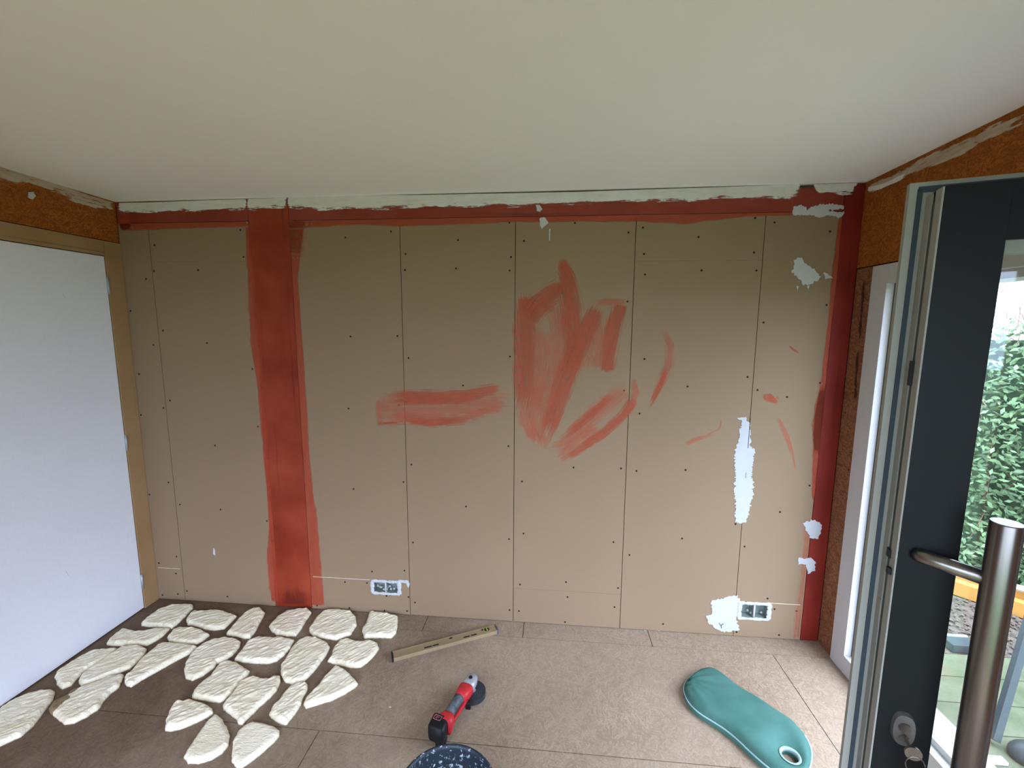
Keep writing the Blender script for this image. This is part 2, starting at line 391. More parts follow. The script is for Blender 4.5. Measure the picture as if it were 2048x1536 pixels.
def plate(name, pts, m, parent, thick=.002, jit=.006, step=.008, seed=1, proj=wl, normal=Vector((0, -1, 0)), label=None):
    """lump of filler: jagged solid patch stuck on the surface"""
    P = resample([proj(*p) for p in pts], step)
    V = []; n = len(P); c = sum(P, Vector())/n
    out = []
    area = sum((P[i]-c).cross(P[(i+1) % n]-c).dot(normal) for i in range(n)); sg = 1 if area > 0 else -1
    for i, p in enumerate(P):
        k = noise.noise(p*70+Vector((seed, 0, 0)))*jit*.8+noise.noise(p*260+Vector((0, seed, 0)))*jit*1.1
        td = (P[(i+1) % n]-P[i-1]).normalized(); out.append(p+td.cross(normal)*sg*k)
    e1 = normal.cross(Vector((0, 0, 1))).normalized(); e2 = e1.cross(normal)
    pp = [Vector(((q-c).dot(e1), (q-c).dot(e2))) for q in out]; flat = [(p.x, p.y) for p in pp]
    v2, e_, f2, a1, a2, a3 = geometry.delaunay_2d_cdt(pp, [(k, (k+1) % n) for k in range(n)], [], 0, 1e-7)
    Vt = [c+e1*v.x+e2*v.y+normal*thick for v in v2]; Ft = []
    for f in f2:
        if inside(sum(v2[k].x for k in f)/3, sum(v2[k].y for k in f)/3, flat): Ft.append(list(f))
    es = {(f[k], f[(k+1) % 3]) for f in Ft for k in range(3)}; low = {}
    for (a, b) in sorted(es):
        if (b, a) not in es:
            for q in (a, b):
                if q not in low: low[q] = len(Vt); Vt.append(Vt[q]-normal*(thick-.0002))
            Ft.append([b, a, low[a], low[b]])
    bm = bmesh.new(); bv = [bm.verts.new(v) for v in Vt]
    for f in Ft: bm.faces.new([bv[k] for k in f])
    bmesh.ops.recalc_face_normals(bm, faces=bm.faces)
    o = obj(name, bm, m, parent)
    if label: o['label'] = label
    return o

# ------------------------------------------------------------------ ROOM SHELL
def cz(x, y): return 2.34+.0038*x-.0205*y             # ceiling height, board rising slightly towards the rear
bm = bmesh.new()
hexa(bm, [(-.25, .2, cz(-.25, .2)), (4.15, .2, cz(4.15, .2)), (4.15, YREAR-.2, cz(4.15, YREAR-.2)), (-.25, YREAR-.2, cz(-.25, YREAR-.2)),
          (-.25, .2, 2.7), (4.15, .2, 2.7), (4.15, YREAR-.2, 2.7), (-.25, YREAR-.2, 2.7)])
bmesh.ops.recalc_face_normals(bm, faces=bm.faces)
tag(obj('ceiling', bm, M['ceiling']), 'smooth off-white plasterboard ceiling', kind='structure')

# floor: sub slab plus strand boards with thin open joints
floor = boxo('floor', (-.2, 3.96, YREAR-.1, .15, -.08, -.018), M['dark']); tag(floor, 'dusty strand board floor', kind='structure')
g = .0018
def board(x0, x1, y0, y1, m, z=0): return boxo('floor_board', (x0+g, x1-g, y0+g, y1-g, -.018, z), m, floor)
for x0, x1 in ((-.02, 1.02), (1.02, 1.70), (1.70, 2.26), (2.26, 2.95), (2.95, 3.86)):
    board(x0, x1, -.123, .012, M['osb_dark'] if x1 < 1.9 else M['osb_floor'], -.001)
board(-.02, 1.12, -.752, -.123, M['osb_dark']); board(1.12, 3.556, -.752, -.123, M['osb_floor']); board(3.556, 3.86, -1.6, -.123, M['osb_floor'])
board(-.02, 1.45, -1.40, -.752, M['osb_dark']); board(1.45, 3.556, -1.40, -.752, M['osb_floor'])
board(-.02, 3.556, -2.05, -1.40, M['osb_floor']); board(3.556, 3.86, -2.6, -1.6, M['osb_floor'])
board(-.02, 3.556, -2.7, -2.05, M['osb_floor']); board(-.02, 3.86, YREAR-.02, -2.7, M['osb_floor'])

# ---- back wall
wall = boxo('wall_back', (-.2, 4.05, .07, .2, -.1, 2.6), M['dark']); tag(wall, 'back wall clad in brown plasterboard with red primed timbers', kind='structure')
TH = .0125; G = .0016
def panel(x0, x1, z0, z1, hole=None, m=None, name='panel', y0=0.0):
    bm = bmesh.new(); x0 += G; x1 -= G; z0 += .0004; z1 -= .0004
    if not hole: box(bm, x0, x1, y0, y0+TH, z0, z1)
    else:
        hx0, hx1, hz0, hz1 = hole
        for d in ((x0, hx0, z0, z1), (hx1, x1, z0, z1), (hx0, hx1, z0, hz0), (hx0, hx1, hz1, z1)):
            if d[1]-d[0] > .0005 and d[3]-d[2] > .0005: box(bm, d[0], d[1], y0, y0+TH, d[2], d[3])
    return obj(name, bm, m or M['panel'], wall)
ZT = 2.226; ZJ = .206
panel(.0, .179, .002, ZJ); panel(.0, .179, ZJ, ZT)
panel(.179, .764, .002, 2.019); panel(.179, .764, 2.019, ZT)
panel(.991, 1.594, .002, ZJ, (1.372, 1.530, .128, .200)); panel(.991, 1.594, ZJ, ZT)
panel(1.594, 2.197, .002, ZT)
panel(2.197, 2.797, .002, ZJ); panel(2.197, 2.797, ZJ, ZT)
panel(2.797, 3.4085, .002, 2.004); panel(2.797, 3.4085, 2.004, ZT)
panel(3.4085, 3.756, .002, ZJ, (3.432, 3.582, .110, .196)); panel(3.4085, 3.756, ZJ, ZT)
# timbers
tag(boxo('post', (.7655, .9895, .0005, .06, .001, 2.336), M['redpost'], wall, .0015), 'wide red primed upright timber')
tag(boxo('beam', (.0, .764, .001, .05, 2.228, 2.338), M['redbeam'], wall, .0012), 'red primed rail left of the post')
tag(boxo('beam', (.991, 3.756, .001, .05, 2.228, 2.3395), M['redbeam'], wall, .0012), 'red primed rail along the ceiling')
tag(boxo('corner_post', (3.7575, 3.8445, -.0005, .06, .001, 2.352), M['redside'], wall, .0015), 'red primed timber in the right corner')

# screws
SCR = [(481,460),(487,514),(396,540),(309,490),(308,542),(292,558),(261,622),(326,661),(414,686),(307,690),(594,613),(691,475),(701,673),(505,738),
(806,450),(782,463),(916,480),(811,508),(810,540),(912,537),(1019,445),(1022,514),(1019,541),(1048,482),(1150,446),(817,716),(795,672),(1020,713),(1042,609),(1136,723),
(1257,465),(1286,455),(1397,474),(1510,436),(1549,445),(1288,508),(1508,505),(1290,549),(1403,541),(1513,541),(1255,603),(1653,610),(1527,645),(1289,718),(1495,754),(1660,463),(1640,766),
(516,853),(430,891),(337,965),(299,989),(360,1009),(441,1019),(534,1042),(620,962),(707,978),(353,1113),(318,1126),(352,1147),(325,1190),(356,1188),(374,1182),(455,1193),(639,1133),(690,1164),(699,1216),(634,1211),
(340,801),(278,748),(282,830),(327,816),(602,751),(697,817),(926,771),(798,810),(1038,771),(1248,781),(1279,827),(1017,892),(823,929),(807,964),(1044,963),(1147,935),(1242,937),(1273,942),(932,1013),(826,1085),(1018,1078),(1047,1067),(1227,1084),(1259,1110),(809,1141),(744,1143),
(830,1205),(734,1166),(817,1194),(814,1222),(773,1192),(1040,1169),(1132,1164),(1135,1194),(1236,1176),(1229,1214),(1019,1220),(1038,1222),(1130,1244),(769,1221),
(1375,773),(1515,780),(1574,794),(1371,940),(1364,1077),(1619,971),(1560,1024),(1489,1093),(1535,1197),(1549,1218),(1326,1248),(1558,1270),(1471,1048),(1593,1222),(1473,1264)]
bm = bmesh.new()
for p in SCR:
    c = wl(*p); r1, r2 = .0052, .0022
    ra = [bm.verts.new((c.x+r1*math.cos(a*math.pi/4), -.0007, c.z+r1*math.sin(a*math.pi/4))) for a in range(8)]
    rb = [bm.verts.new((c.x+r2*math.cos(a*math.pi/4), -.0002, c.z+r2*math.sin(a*math.pi/4))) for a in range(8)]
    rc = [bm.verts.new((c.x+r1*math.cos(a*math.pi/4), .001, c.z+r1*math.sin(a*math.pi/4))) for a in range(8)]
    for i in range(8): bm.faces.new((ra[i], ra[(i+1) % 8], rb[(i+1) % 8], rb[i])); bm.faces.new((rc[i], rc[(i+1) % 8], ra[(i+1) % 8], ra[i]))
    bm.faces.new(rb)
tag(obj('screw_heads', bm, M['dark'], wall), 'sunken dark screw heads', kind='stuff')

# twin flush socket boxes
def sockets(x0, x1, z0, z1, seed, debris):
    bm = bmesh.new(); t = .006; xm = (x0+x1)/2
    for a, b in ((x0, xm-.003), (xm+.003, x1)):
        dz = .046
        box(bm, a, b, dz, dz+.003, z0, z1)                       # back of the cup
        box(bm, a, a+.002, -.002, dz, z0, z1); box(bm, b-.002, b, -.002, dz, z0, z1)
        box(bm, a, b, -.002, dz, z0, z0+.002); box(bm, a, b, -.002, dz, z1-.002, z1)
    s = obj('socket_box', bm, mottled('socket_plastic_'+('pale' if seed == 1 else 'dusty'), srgb(128,138,130), .12, 40, .6), wall); s['label'] = 'twin flush socket box set in filler'
    bm = bmesh.new()
    rr = random.Random(seed)
    def lump(xa, xb, za, zb, n):
        for k in range(n):
            u = (k+.5)/n; X = xa+(xb-xa)*u; Z = za+(zb-za)*u; r = rr.uniform(.007, .0115)
            q = bmesh.ops.create_icosphere(bm, subdivisions=2, radius=1)
            for v in q['verts']:
                d = 1+.35*noise.noise(v.co*2.3+Vector((k*3.1, seed, 0)))
                v.co = Vector((X+v.co.x*r*d*1.3, -.001+v.co.y*.0042*d, Z+v.co.z*r*d))
    lump(x0-.004, x1+.004, z1+.004, z1+.004, 16); lump(x0-.004, x1+.004, z0-.004, z0-.004, 16)
    lump(x0-.004, x0-.004, z0, z1, 8); lump(x1+.004, x1+.004, z0, z1, 8)
    box(bm, xm-.004, xm+.004, -.003, .01, z0, z1)
    obj('filler_rim', bm, M['plaster'], s, True)
    bm = bmesh.new()
    for k in range(debris):
        q = bmesh.ops.create_icosphere(bm, subdivisions=1, radius=1); X = rr.uniform(x0+.01, x1-.01); Z = z0+.006+rr.uniform(0, .02); Y = rr.uniform(.008, .036)
        for v in q['verts']: v.co = Vector((X+v.co.x*.008, Y+v.co.y*.006, Z+v.co.z*.008))
    obj('mortar_crumb', bm, M['plaster'], s)
sockets(1.374, 1.528, .130, .198, 1, 9); sockets(3.434, 3.580, .112, .194, 2, 3)

# ---- red primer: overlaps of the timbers onto the boards
def edgecoat(A, B, name='primer_overlap', m=None, mode='b', fixz=None, fixx=None, **k):
    A = [wl(*p) for p in A]
    for v in A:
        if fixz: v.z = fixz
        if fixx: v.x = fixx
    return coat(name, A, [wl(*p) for p in B], m or M['paint_bleed'], wall, mode, **k)
# left of the post
edgecoat([(497,438),(510,560),(517,650),(526,760),(533,850),(540,960),(547,1060),(552,1130),(557,1205)],
         [(489,438),(492,560),(497,690),(511,760),(520,860),(530,960),(536,1050),(530,1120),(541,1207)], ends=(.02, .01))
# right of the post
edgecoat([(573,440),(582,560),(590,700),(596,800),(603,920),(610,1020),(615,1110),(621,1213)],
         [(618,440),(598,560),(609,700),(616,800),(622,920),(637,1030),(644,1110),(655,1212)], fixx=.9925, ends=(.002, .01))
edgecoat([(574,440),(580,480),(583,520)], [(632,440),(622,490),(602,525)], ends=(.02, .3), m=M['paint_thin'])
# below the rails
edgecoat([(236,441),(350,440),(494,437)], [(240,464),(350,461),(496,455)], fixz=2.2255, ends=(.01, .001))
edgecoat([(232,430),(262,430)], [(236,470),(268,462)], ends=(.01, .2))
edgecoat([(573,437),(800,432),(1030,427),(1270,424),(1500,418),(1690,413)], [(576,460),(720,452),(800,456),(1030,446),(1270,447),(1370,452),(1500,434),(1690,430)], fixz=2.2255, ends=(.001, .01))
stroke('dark_stain', [(592,1168),(590,1190),(588,1212)], [50,62,68], paintmat('dark_red_stain', srgb(56,16,14), srgb(80,26,22), .6, 1.6, (6, 20), .6), wall, off=.0004, ends=(.6, .02))  # dark stain coat over the foot of the post
# left of the corner post
edgecoat([(1685,430),(1675,540),(1662,660),(1652,760),(1643,850),(1634,940),(1627,1010)], [(1676,430),(1662,540),(1652,660),(1640,760),(1625,840),(1622,930),(1622,1010)], ends=(.02, .05))
edgecoat([(1652,755),(1645,830),(1635,920)], [(1633,775),(1618,850),(1626,920)], ends=(.25, .3), m=M['paint_bleed'])
edgecoat([(1624,1030),(1615,1120),(1603,1220),(1597,1279)], [(1608,1030),(1600,1120),(1588,1220),(1583,1279)], ends=(.1, .02), m=M['paint_thin'])

# brush trials in the middle of the wall
P_, T_ = M['paint'], M['paint_thin']
S = lambda pts, wd, m=P_, **k: stroke('brush_stroke', pts, wd, m, wall, **k)
S([(768,796),(810,794),(870,797),(930,793),(1002,774)], [26,38,42,38,24], P_, off=.0010, ends=(.2,.06))
S([(778,834),(830,838),(880,841),(940,830),(1006,812)], [24,30,28,26,22], T_, off=.0009, ends=(.1,.1))
S([(800,838),(860,846),(920,841),(965,836)], [14,20,20,14], P_, off=.0011, ends=(.3,.3))
S([(752,818),(820,818),(920,815),(1025,800)], [64,76,72,40], T_, off=.0006, ends=(.05,.12))
S([(757,795),(757,822),(760,850)], [12,14,14], T_, off=.0012)
S([(752,848),(775,846),(800,845)], [7,8,6], P_, off=.0012)
# zig-zag
S([(1052,586),(1050,650),(1053,720),(1050,790),(1047,835)], [44,58,62,56,42], P_, off=.0009, ends=(.06,.2))
S([(1046,800),(1052,840),(1075,885)], [30,40,30], T_, off=.0007)
S([(1056,640),(1075,612),(1100,590),(1128,566)], [60,62,54,38], P_, off=.0012, ends=(.1,.1))
S([(1122,514),(1134,552),(1141,600),(1146,650),(1148,700),(1136,760)], [20,42,56,58,54,46], P_, off=.0015, ends=(.05,.2))
S([(1072,650),(1086,700),(1082,760),(1070,830)], [30,34,34,26], T_, off=.0013)
S([(1110,600),(1117,660),(1112,720),(1096,790)], [46,52,48,40], T_, off=.0011)
S([(1200,612),(1176,650),(1160,690),(1140,735),(1120,790),(1100,850),(1086,896)], [40,48,56,60,56,46,34], P_, off=.0018, ends=(.05,.2))
S([(1243,604),(1228,650),(1219,700),(1214,746)], [32,44,42,36], P_, off=.0014, ends=(.06,.06))
S([(1190,640),(1196,690),(1190,740)], [60,62,50], T_, off=.0010)
S([(1190,606),(1222,603),(1254,603)], [16,18,14], T_, off=.0016, ends=(.1,.05))
S([(1100,760),(1085,810),(1078,860),(1090,895)], [60,64,54,30], T_, off=.0010)
# fanned lower strokes
S([(1258,772),(1225,800),(1180,840),(1130,886),(1098,902)], [40,50,44,34,20], T_, off=.0008)
S([(1238,782),(1200,812),(1150,856),(1112,890)], [18,22,22,14], P_, off=.0016, ends=(.35,.3))
S([(1270,795),(1245,832),(1205,868),(1160,900),(1122,924)], [28,26,24,20,12], P_, off=.0019, ends=(.08,.15))
S([(1200,850),(1160,880),(1115,920)], [40,40,20], T_, off=.0007)
S([(1265,755),(1272,785),(1262,815)], [16,20,14], T_, off=.0020)
# right-hand arcs
S([(1326,655),(1340,690),(1338,730),(1318,775),(1294,826)], [14,22,26,20,8], T_, off=.0008)
S([(1336,720),(1326,760),(1308,795),(1296,820)], [8,14,14,8], P_, off=.0012, ends=(.3,.3))
S([(1368,890),(1395,877),(1440,866)], [12,12,5], T_, off=.0008, ends=(.1,.5))
S([(1443,838),(1440,858),(1410,872)], [4,5,4], T_, off=.0010)
S([(1524,790),(1536,796),(1548,800)], [10,20,12], P_, off=.0010, ends=(.3,.2)); S([(1538,784),(1546,800),(1557,806)], [6,16,10], P_, off=.0013, ends=(.3,.2)); S([(1552,793),(1558,797)], [8,6], T_, off=.0015)
S([(1552,830),(1572,868),(1584,905),(1592,945)], [10,16,10,5], T_, off=.0008)
S([(1576,690),(1588,700),(1600,707)], [5,6,4], P_, off=.0008, ends=(.2,.2))

# ---- white filler
FT = M['filler_thin']
def band(A, B, m=FT, **k): return edgecoat(A, B, 'filler_band', m, **k)
band([(232,406),(300,405),(400,401),(494,398)], [(236,430),(300,428),(400,425),(494,422)], off=.0012, ends=(.05, .0005))
band([(493,398),(530,397),(575,395)], [(493,424),(530,421),(575,417)], off=.0022, ends=(.0005, .0005))
band([(574,394),(700,391),(850,390),(1000,387),(1150,384),(1300,379),(1450,374),(1604,368)], [(574,420),(700,424),(850,418),(1000,416),(1150,412),(1300,406),(1450,402),(1600,399)], off=.0012, ends=(.0002, .02))
band([(1622,369),(1680,367),(1718,366)], [(1634,390),(1680,393),(1706,390)], off=.0016, ends=(.1, .1))
PL = M['plaster']
plate('filler_patch', [(1584,424),(1588,413),(1600,410),(1611,414),(1613,421),(1622,413),(1640,409),(1665,408),(1685,413),(1689,418),(1660,420),(1655,422),(1688,425),(1682,436),(1655,431),(1640,436),(1618,430),(1600,431),(1588,430)], PL, wall, .0028, .006, .005, seed=2, label='white filler patch under the right end of the rail')
plate('filler_patch', [(1584,545),(1590,522),(1600,515),(1612,528),(1628,538),(1642,552),(1636,560),(1618,570),(1604,566),(1596,558)], PL, wall, .002, .010, seed=3, label='white filler patch high on the right')
plate('filler_patch', [(1645,545),(1655,548),(1664,556),(1650,558)], PL, wall, .0015, .006, seed=4)
plate('filler_patch', [(1592,572),(1597,573),(1595,583)], PL, wall, .0015, .003, .005, seed=5)
plate('filler_patch', [(1614,572),(1618,571),(1617,581)], PL, wall, .0015, .003, .005, seed=6)
plate('filler_patch', [(1482,842),(1490,837),(1498,845),(1500,868),(1502,895),(1511,900),(1506,925),(1503,950),(1506,975),(1503,1000),(1498,1022),(1492,1046),(1470,1045),(1471,1010),(1468,985),(1470,950),(1469,925),(1470,900),(1478,878)], PL, wall, .002, .009, .004, seed=8, label='tall white filler patch over the board joint')
boxo('open_joint', (3.4072, 3.4095, -.0026, -.0018, 1.06, 1.22), M['dark'], wall); boxo('open_joint', (3.4072, 3.409, -.0026, -.0018, .90, .93), M['dark'], wall)
plate('filler_patch', [(1474,836),(1492,834),(1494,838),(1478,840)], PL, wall, .0015, .003, .005, seed=9)
plate('filler_patch', [(1422,1204),(1428,1199),(1446,1198),(1458,1192),(1474,1192),(1480,1204),(1474,1225),(1473,1246),(1478,1258),(1452,1264),(1434,1259),(1416,1246),(1412,1232),(1424,1228)], PL, wall, .0025, .010, seed=10, label='white filler patch left of the low socket box')
stroke('gouge', [(1436,1246),(1440,1252),(1446,1256)], [2,3,2], M['guard'] if False else M['scuff'], wall, off=.0032)
bm = bmesh.new(); tube(bm, [wl(1438,1246,.0028), wl(1442,1251,.0028), wl(1443,1257,.0028)], .0016, 5); tube(bm, [wl(1447,1247,.0028), wl(1442,1251,.0028)], .0016, 5); obj('scratch', bm, M['dark'], wall)
def wlc(x, y, off=0): return wl(x, y, .0006)
plate('filler_patch', [(1606,1046),(1618,1042),(1622,1038),(1640,1044),(1643,1060),(1637,1077),(1622,1077),(1610,1062)], PL, wall, .002, .009, seed=12, proj=wlc, label='filler patch on the corner post, upper one')
plate('filler_patch', [(1597,1115),(1612,1117),(1622,1114),(1631,1126),(1628,1140),(1616,1146),(1612,1129),(1597,1128)], PL, wall, .002, .007, seed=13, proj=wlc, label='filler patch on the corner post, lower one')
plate('filler_patch', [(1072,410),(1079,410),(1085,418),(1080,424),(1074,423)], PL, wall, .0035, .002, .005, seed=14)
plate('filler_patch', [(1080,436),(1090,435),(1097,446),(1090,452),(1084,458),(1080,452)], PL, wall, .0035, .003, .005, seed=15)
plate('filler_patch', [(1098,458),(1101,458),(1100,482),(1098,480)], PL, wall, .0008, .001, .005, seed=16)
plate('filler_patch', [(427,1096),(430,1098),(431,1111),(426,1108)], PL, wall, .0012, .001, .004, seed=17)
for z, x0, x1 in ((ZJ, .02, .165), (ZJ, 1.01, 1.36), (ZJ, 3.59, 3.74)):
    bm = bmesh.new(); box(bm, x0, x1, -.0012, .001, z-.0012, z+.0015); obj('filler_line', bm, mottled('filler_line_%d' % int(x0*100), srgb(206,196,180), .1, 30, .85), wall)
plate('filler_patch', [(797,1160),(816,1160),(820,1168),(817,1176),(812,1166),(798,1165)], PL, wall, .002, .003, .004, seed=18)

# ---- left wall
wleft = thing('wall_left', (0, -.5, 0), 'left wall of orange strand board', None, kind='structure')
boxo('strand_board', (-.012, -.001, -1.12, 0, 2.122, 2.40), M['osb_wall'], wleft)
boxo('strand_board', (-.012, -.001, YREAR, -1.02, .0, 2.118), M['osb_wall'], wleft)
boxo('strand_board', (-.012, -.001, YREAR, -1.122, 2.122, 2.46), M['osb_wall'], wleft)
boxo('backing', (-.2, -.06, YREAR-.1, .1, -.1, 2.6), M['dark'], wleft)
def lwp(x, y, off=0): return onp(x, y, (.0, 0, 0), (1, 0, 0))
coat('filler_band', [lwp(-40,318), lwp(0,333), lwp(60,352), lwp(110,366), lwp(170,388), lwp(226,405)], [lwp(-40,352), lwp(0,362), lwp(60,376), lwp(110,391), lwp(170,412), lwp(226,424)], M['filler_wall'], wleft, 'b', off=.0008, normal=(1, 0, 0), ends=(.01, .05))
plate('filler_patch', [(55,384),(66,383),(70,392),(64,399),(56,396)], PL, wleft, .0025, .003, .005, proj=lwp, normal=Vector((1, 0, 0)), seed=20)
# casing + door
cas = thing('trim_1', (0, -.5, 0), 'plain pine casing around the white door', None, kind='structure')
boxo('jamb_board', (-.05, .006, -.093, -.001, 0, 2.118), M['casing'], cas, .0015)
boxo('jamb_board', (-.05, .006, -1.02, -.93, 0, 2.118), M['casing'], cas, .0015)
boxo('head_board', (-.05, .0055, -.9295, -.0935, 2.040, 2.118), M['casing_head'], cas, .0015)
d1 = thing('door_1', (0, -.93, 0), 'flat white interior door in the left wall', None, kind='structure')
boxo('leaf', (-.038, .002, -.928, -.097, .008, 2.036), M['doorwhite'], d1, .0015)
for px_, py_ in ((217, 572), (256, 884), (290, 1158)):
    h = lwp(px_, py_); bm = bmesh.new(); tube(bm, [(.006, -.0955, h.z-.045), (.006, -.0955, h.z+.045)], .006, 10); obj('hinge', bm, M['alu'], d1, True)
for a, b, wd in (((122, 585), (128, 600), 12), ((128, 1140), (134, 1152), 5)):
    A = [lwp(a[0], a[1]-wd/2), lwp(b[0], b[1]-wd/2)]; B = [lwp(a[0]+4, a[1]+wd/2), lwp(b[0]+4, b[1]+wd/2)]
    coat('smudge', A, B, M['scuff'], d1, 'both', off=.0024, normal=(1, 0, 0), ends=(.3, .3))

# ---- right wall
wr = thing('wall_right', (XR, -.5, 0), 'right wall of orange strand board', None, kind='structure')
boxo('strand_board', (XR, XR+.015, -2.0, .0, 1.962, 2.40), M['osb_wall'], wr)
boxo('strand_board', (XR, XR+.015, YREAR, -2.002, 0, 2.46), M['osb_wall'], wr)
boxo('strand_board', (XR+.002, XR+.017, -.112, .0, 0, 1.957), M['osb_side'], wr)
boxo('backing', (XR+.025, XR+.14, OP_Y1+.02, .1, -.1, 2.6), M['dark'], wr)
boxo('backing', (XR+.025, XR+.14, OP_Y0-.08, OP_Y1+.02, 1.93, 2.6), M['dark'], wr)
boxo('backing', (XR+.025, XR+.14, YREAR-.1, OP_Y0-.08, -.1, 2.6), M['dark'], wr)
boxo('backing', (XR+.025, XR+.14, OP_Y0-.08, OP_Y1+.02, -.1, .03), M['dark'], wr)
def rwp(x, y, off=0): return onp(x, y, (XR, 0, 0), (1, 0, 0))
coat('filler_band', [rwp(1740,366), rwp(1800,340), rwp(1860,308), rwp(1920,280), rwp(1985,250), rwp(2048,220)], [rwp(1736,388), rwp(1800,362), rwp(1862,334), rwp(1920,312), rwp(1985,280), rwp(2048,256)], M['filler_wall'], wr, 'both', off=.0008, normal=(-1, 0, 0), ends=(.02, .1))
coat('filler_band', [rwp(1735,372), rwp(1765,366), rwp(1800,350), rwp(1818,342)], [rwp(1733,386), rwp(1765,378), rwp(1800,364), rwp(1820,352)], FT, wr, 'both', off=.0014, normal=(-1, 0, 0), ends=(.1, .2))
for pts in ([(1728,560),(1726,590),(1722,640),(1719,680)], [(1716,700),(1712,760),(1711,800)]):
    A = [rwp(x-3, y) for x, y in pts]; B = [rwp(x+3, y) for x, y in pts]
    coat('tar_mark', A, B, paintmat('dark_glue_marks', srgb(40,26,16), srgb(60,40,26), .85, 5, (25, 80), 1.4), wr, 'both', off=.0004, normal=(-1, 0, 0), ends=(.02, .1))
bm = bmesh.new()
for p in ((1705,785),(1700,905),(1696,940),(1660,1223),(1690,825),(1672,1085)):
    c = rwp(*p); q = bmesh.ops.create_uvsphere(bm, u_segments=8, v_segments=5, radius=.004)
    for v in q['verts']: v.co = Vector((XR+.002+v.co.x*.3, c.y+v.co.y, c.z+v.co.z))
tag(obj('nail_heads', bm, M['dark'], wr), 'small dark nail heads', kind='stuff')
# white frame of the garden door
fr = thing('trim_2', (XR, OP_Y1, 0), 'white frame of the garden door', None, kind='structure')
FX0, FX1 = XR-.006, XR+.16
def framebits(y0, y1, z0, z1, which):
    pass
FW = .095; FY = OP_Y1+FW-.001      # outer far edge about -.117
REB = .036
# each member: face part full width, then stop part proud into the opening behind the rebate
def member(name, ya, yb, za, zb, sy0, sy1, sz0, sz1):
    bm = bmesh.new(); box(bm, FX0, FX0+REB, ya, yb, za, zb); box(bm, FX0+REB+.0005, FX1, sy0, sy1, sz0, sz1); return obj(name, bm, M['framewhite'], fr)
member('frame_upright', OP_Y1, FY, .0, 1.955, OP_Y1-.03, FY, .0, 1.955)
member('frame_upright', OP_Y0-FW, OP_Y0, .0, 1.955, OP_Y0-FW, OP_Y0+.03, .0, 1.955)
member('frame_head', OP_Y0+.0005, OP_Y1-.0005, OP_Z1, 1.955, OP_Y0+.0305, OP_Y1-.0305, OP_Z1-.03, 1.955)
member('frame_sill', OP_Y0+.0005, OP_Y1-.0005, .0, OP_Z0, OP_Y0+.0305, OP_Y1-.0305, .0, OP_Z0+.028)
boxo('gasket', (FX0+REB-.004, FX0+REB, OP_Y1-.004, OP_Y1-.0008, OP_Z0, OP_Z1), M['slot'], fr)

# ---- rear wall (behind the camera) with its wide glazed opening
wb = thing('wall_rear', (1.9, YREAR, 0), 'rear wall behind the camera', None, kind='structure')
for d in ((-.2, RW[0], 0, 2.5), (RW[1], 4.0, 0, 2.5), (RW[0], RW[1], RW[3], 2.5), (RW[0], RW[1], -.1, RW[2])):
    boxo('strand_board', (d[0], d[1], YREAR-.1, YREAR, d[2], d[3]), M['osb_wall'], wb)

# ------------------------------------------------------------------ open garden door leaf (door_2)
ang = math.radians(-18.5); dv = Vector((math.cos(ang), math.sin(ang), 0)); nv = Vector((math.sin(ang), -math.cos(ang), 0))
BL = Vector((3.037, -1.469, 0)); LW = .845
leaf = thing('door_2', BL+dv*LW, 'black glazed garden door leaf standing open into the room', None, kind='structure')
def L(s, n, z): return BL+dv*s+nv*n+Vector((0, 0, z))
def lbox(name, s0, s1, n0, n1, z0, z1, m, parent=None, bev=0):
    bm = bmesh.new(); box(bm, s0, s1, n0, n1, z0, z1, bev)
    for v in bm.verts: v.co = L(v.co.x, v.co.y, v.co.z)
    bmesh.ops.recalc_face_normals(bm, faces=bm.faces)
    return obj(name, bm, m, parent or leaf)
Z0, Z1 = .10, 1.914; SW = .084; TK = -.072
lbox('stile', 0, SW, -.060, 0, Z0, Z1, M['leafblack'], bev=.0003)
lbox('stile', LW-SW, LW, -.060, 0, Z0, Z1, M['leafblack'], bev=.0003)
lbox('top_rail', SW, LW-SW, -.060, 0, 1.822, Z1, M['leafblack'], bev=.0003)
lbox('bottom_rail', SW, LW-SW, -.060, 0, Z0, .22, M['leafblack'], bev=.0003)
# stepped free edge: body edge strip, groove, second strip, gasket, rear flange
lbox('edge_profile', -.0030, -.0002, -.0235, -.0005, Z0, Z1-.001, M['leafgrey'])
lbox('edge_groove', -.0010, -.0002, -.0385, -.0235, Z0, Z1-.02, M['slot'])
lbox('edge_profile', -.0030, -.0002, -.0600, -.0385, Z0, Z1-.002, M['leafgrey'])
bm = bmesh.new()
for q in ((-.028, SW-.006, Z0-.02, Z1+.024), (LW-SW+.006, LW, Z0-.02, Z1+.024), (SW-.006, LW-SW+.006, 1.828, Z1+.024), (SW-.006, LW-SW+.006, Z0-.02, .214)):
    box(bm, q[0], q[1], -.074, -.0605, q[2], q[3])
for v in bm.verts: v.co = L(v.co.x, v.co.y, v.co.z)
bmesh.ops.recalc_face_normals(bm, faces=bm.faces)
obj('rear_flange', bm, M['leafgrey'], leaf)
lbox('flange_seal', -.0165, -.0095, -.0603, -.0575, Z0, Z1+.012, M['gasket'])
lbox('top_seal', -.0155, LW, -.0603, -.0575, Z1+.006, Z1+.016, M['gasket'])
lbox('lock_latch', -.006, -.0031, -.034, -.020, 1.246-.004, 1.246+.012, M['black']); lbox('lock_plate', -.004, -.0031, -.05, -.038, 1.10, 1.145, M['leafgrey'])
lbox('lock_latch', -.009, -.0031, -.018, -.008, 1.215, 1.227, M['black']); lbox('lock_latch', -.008, -.0031, -.030, -.022, 1.575, 1.62, M['black'])
lbox('glass_pane', SW-.004, LW-SW+.004, -.036, -.032, .216, 1.826, M['glass'])
bm = bmesh.new()
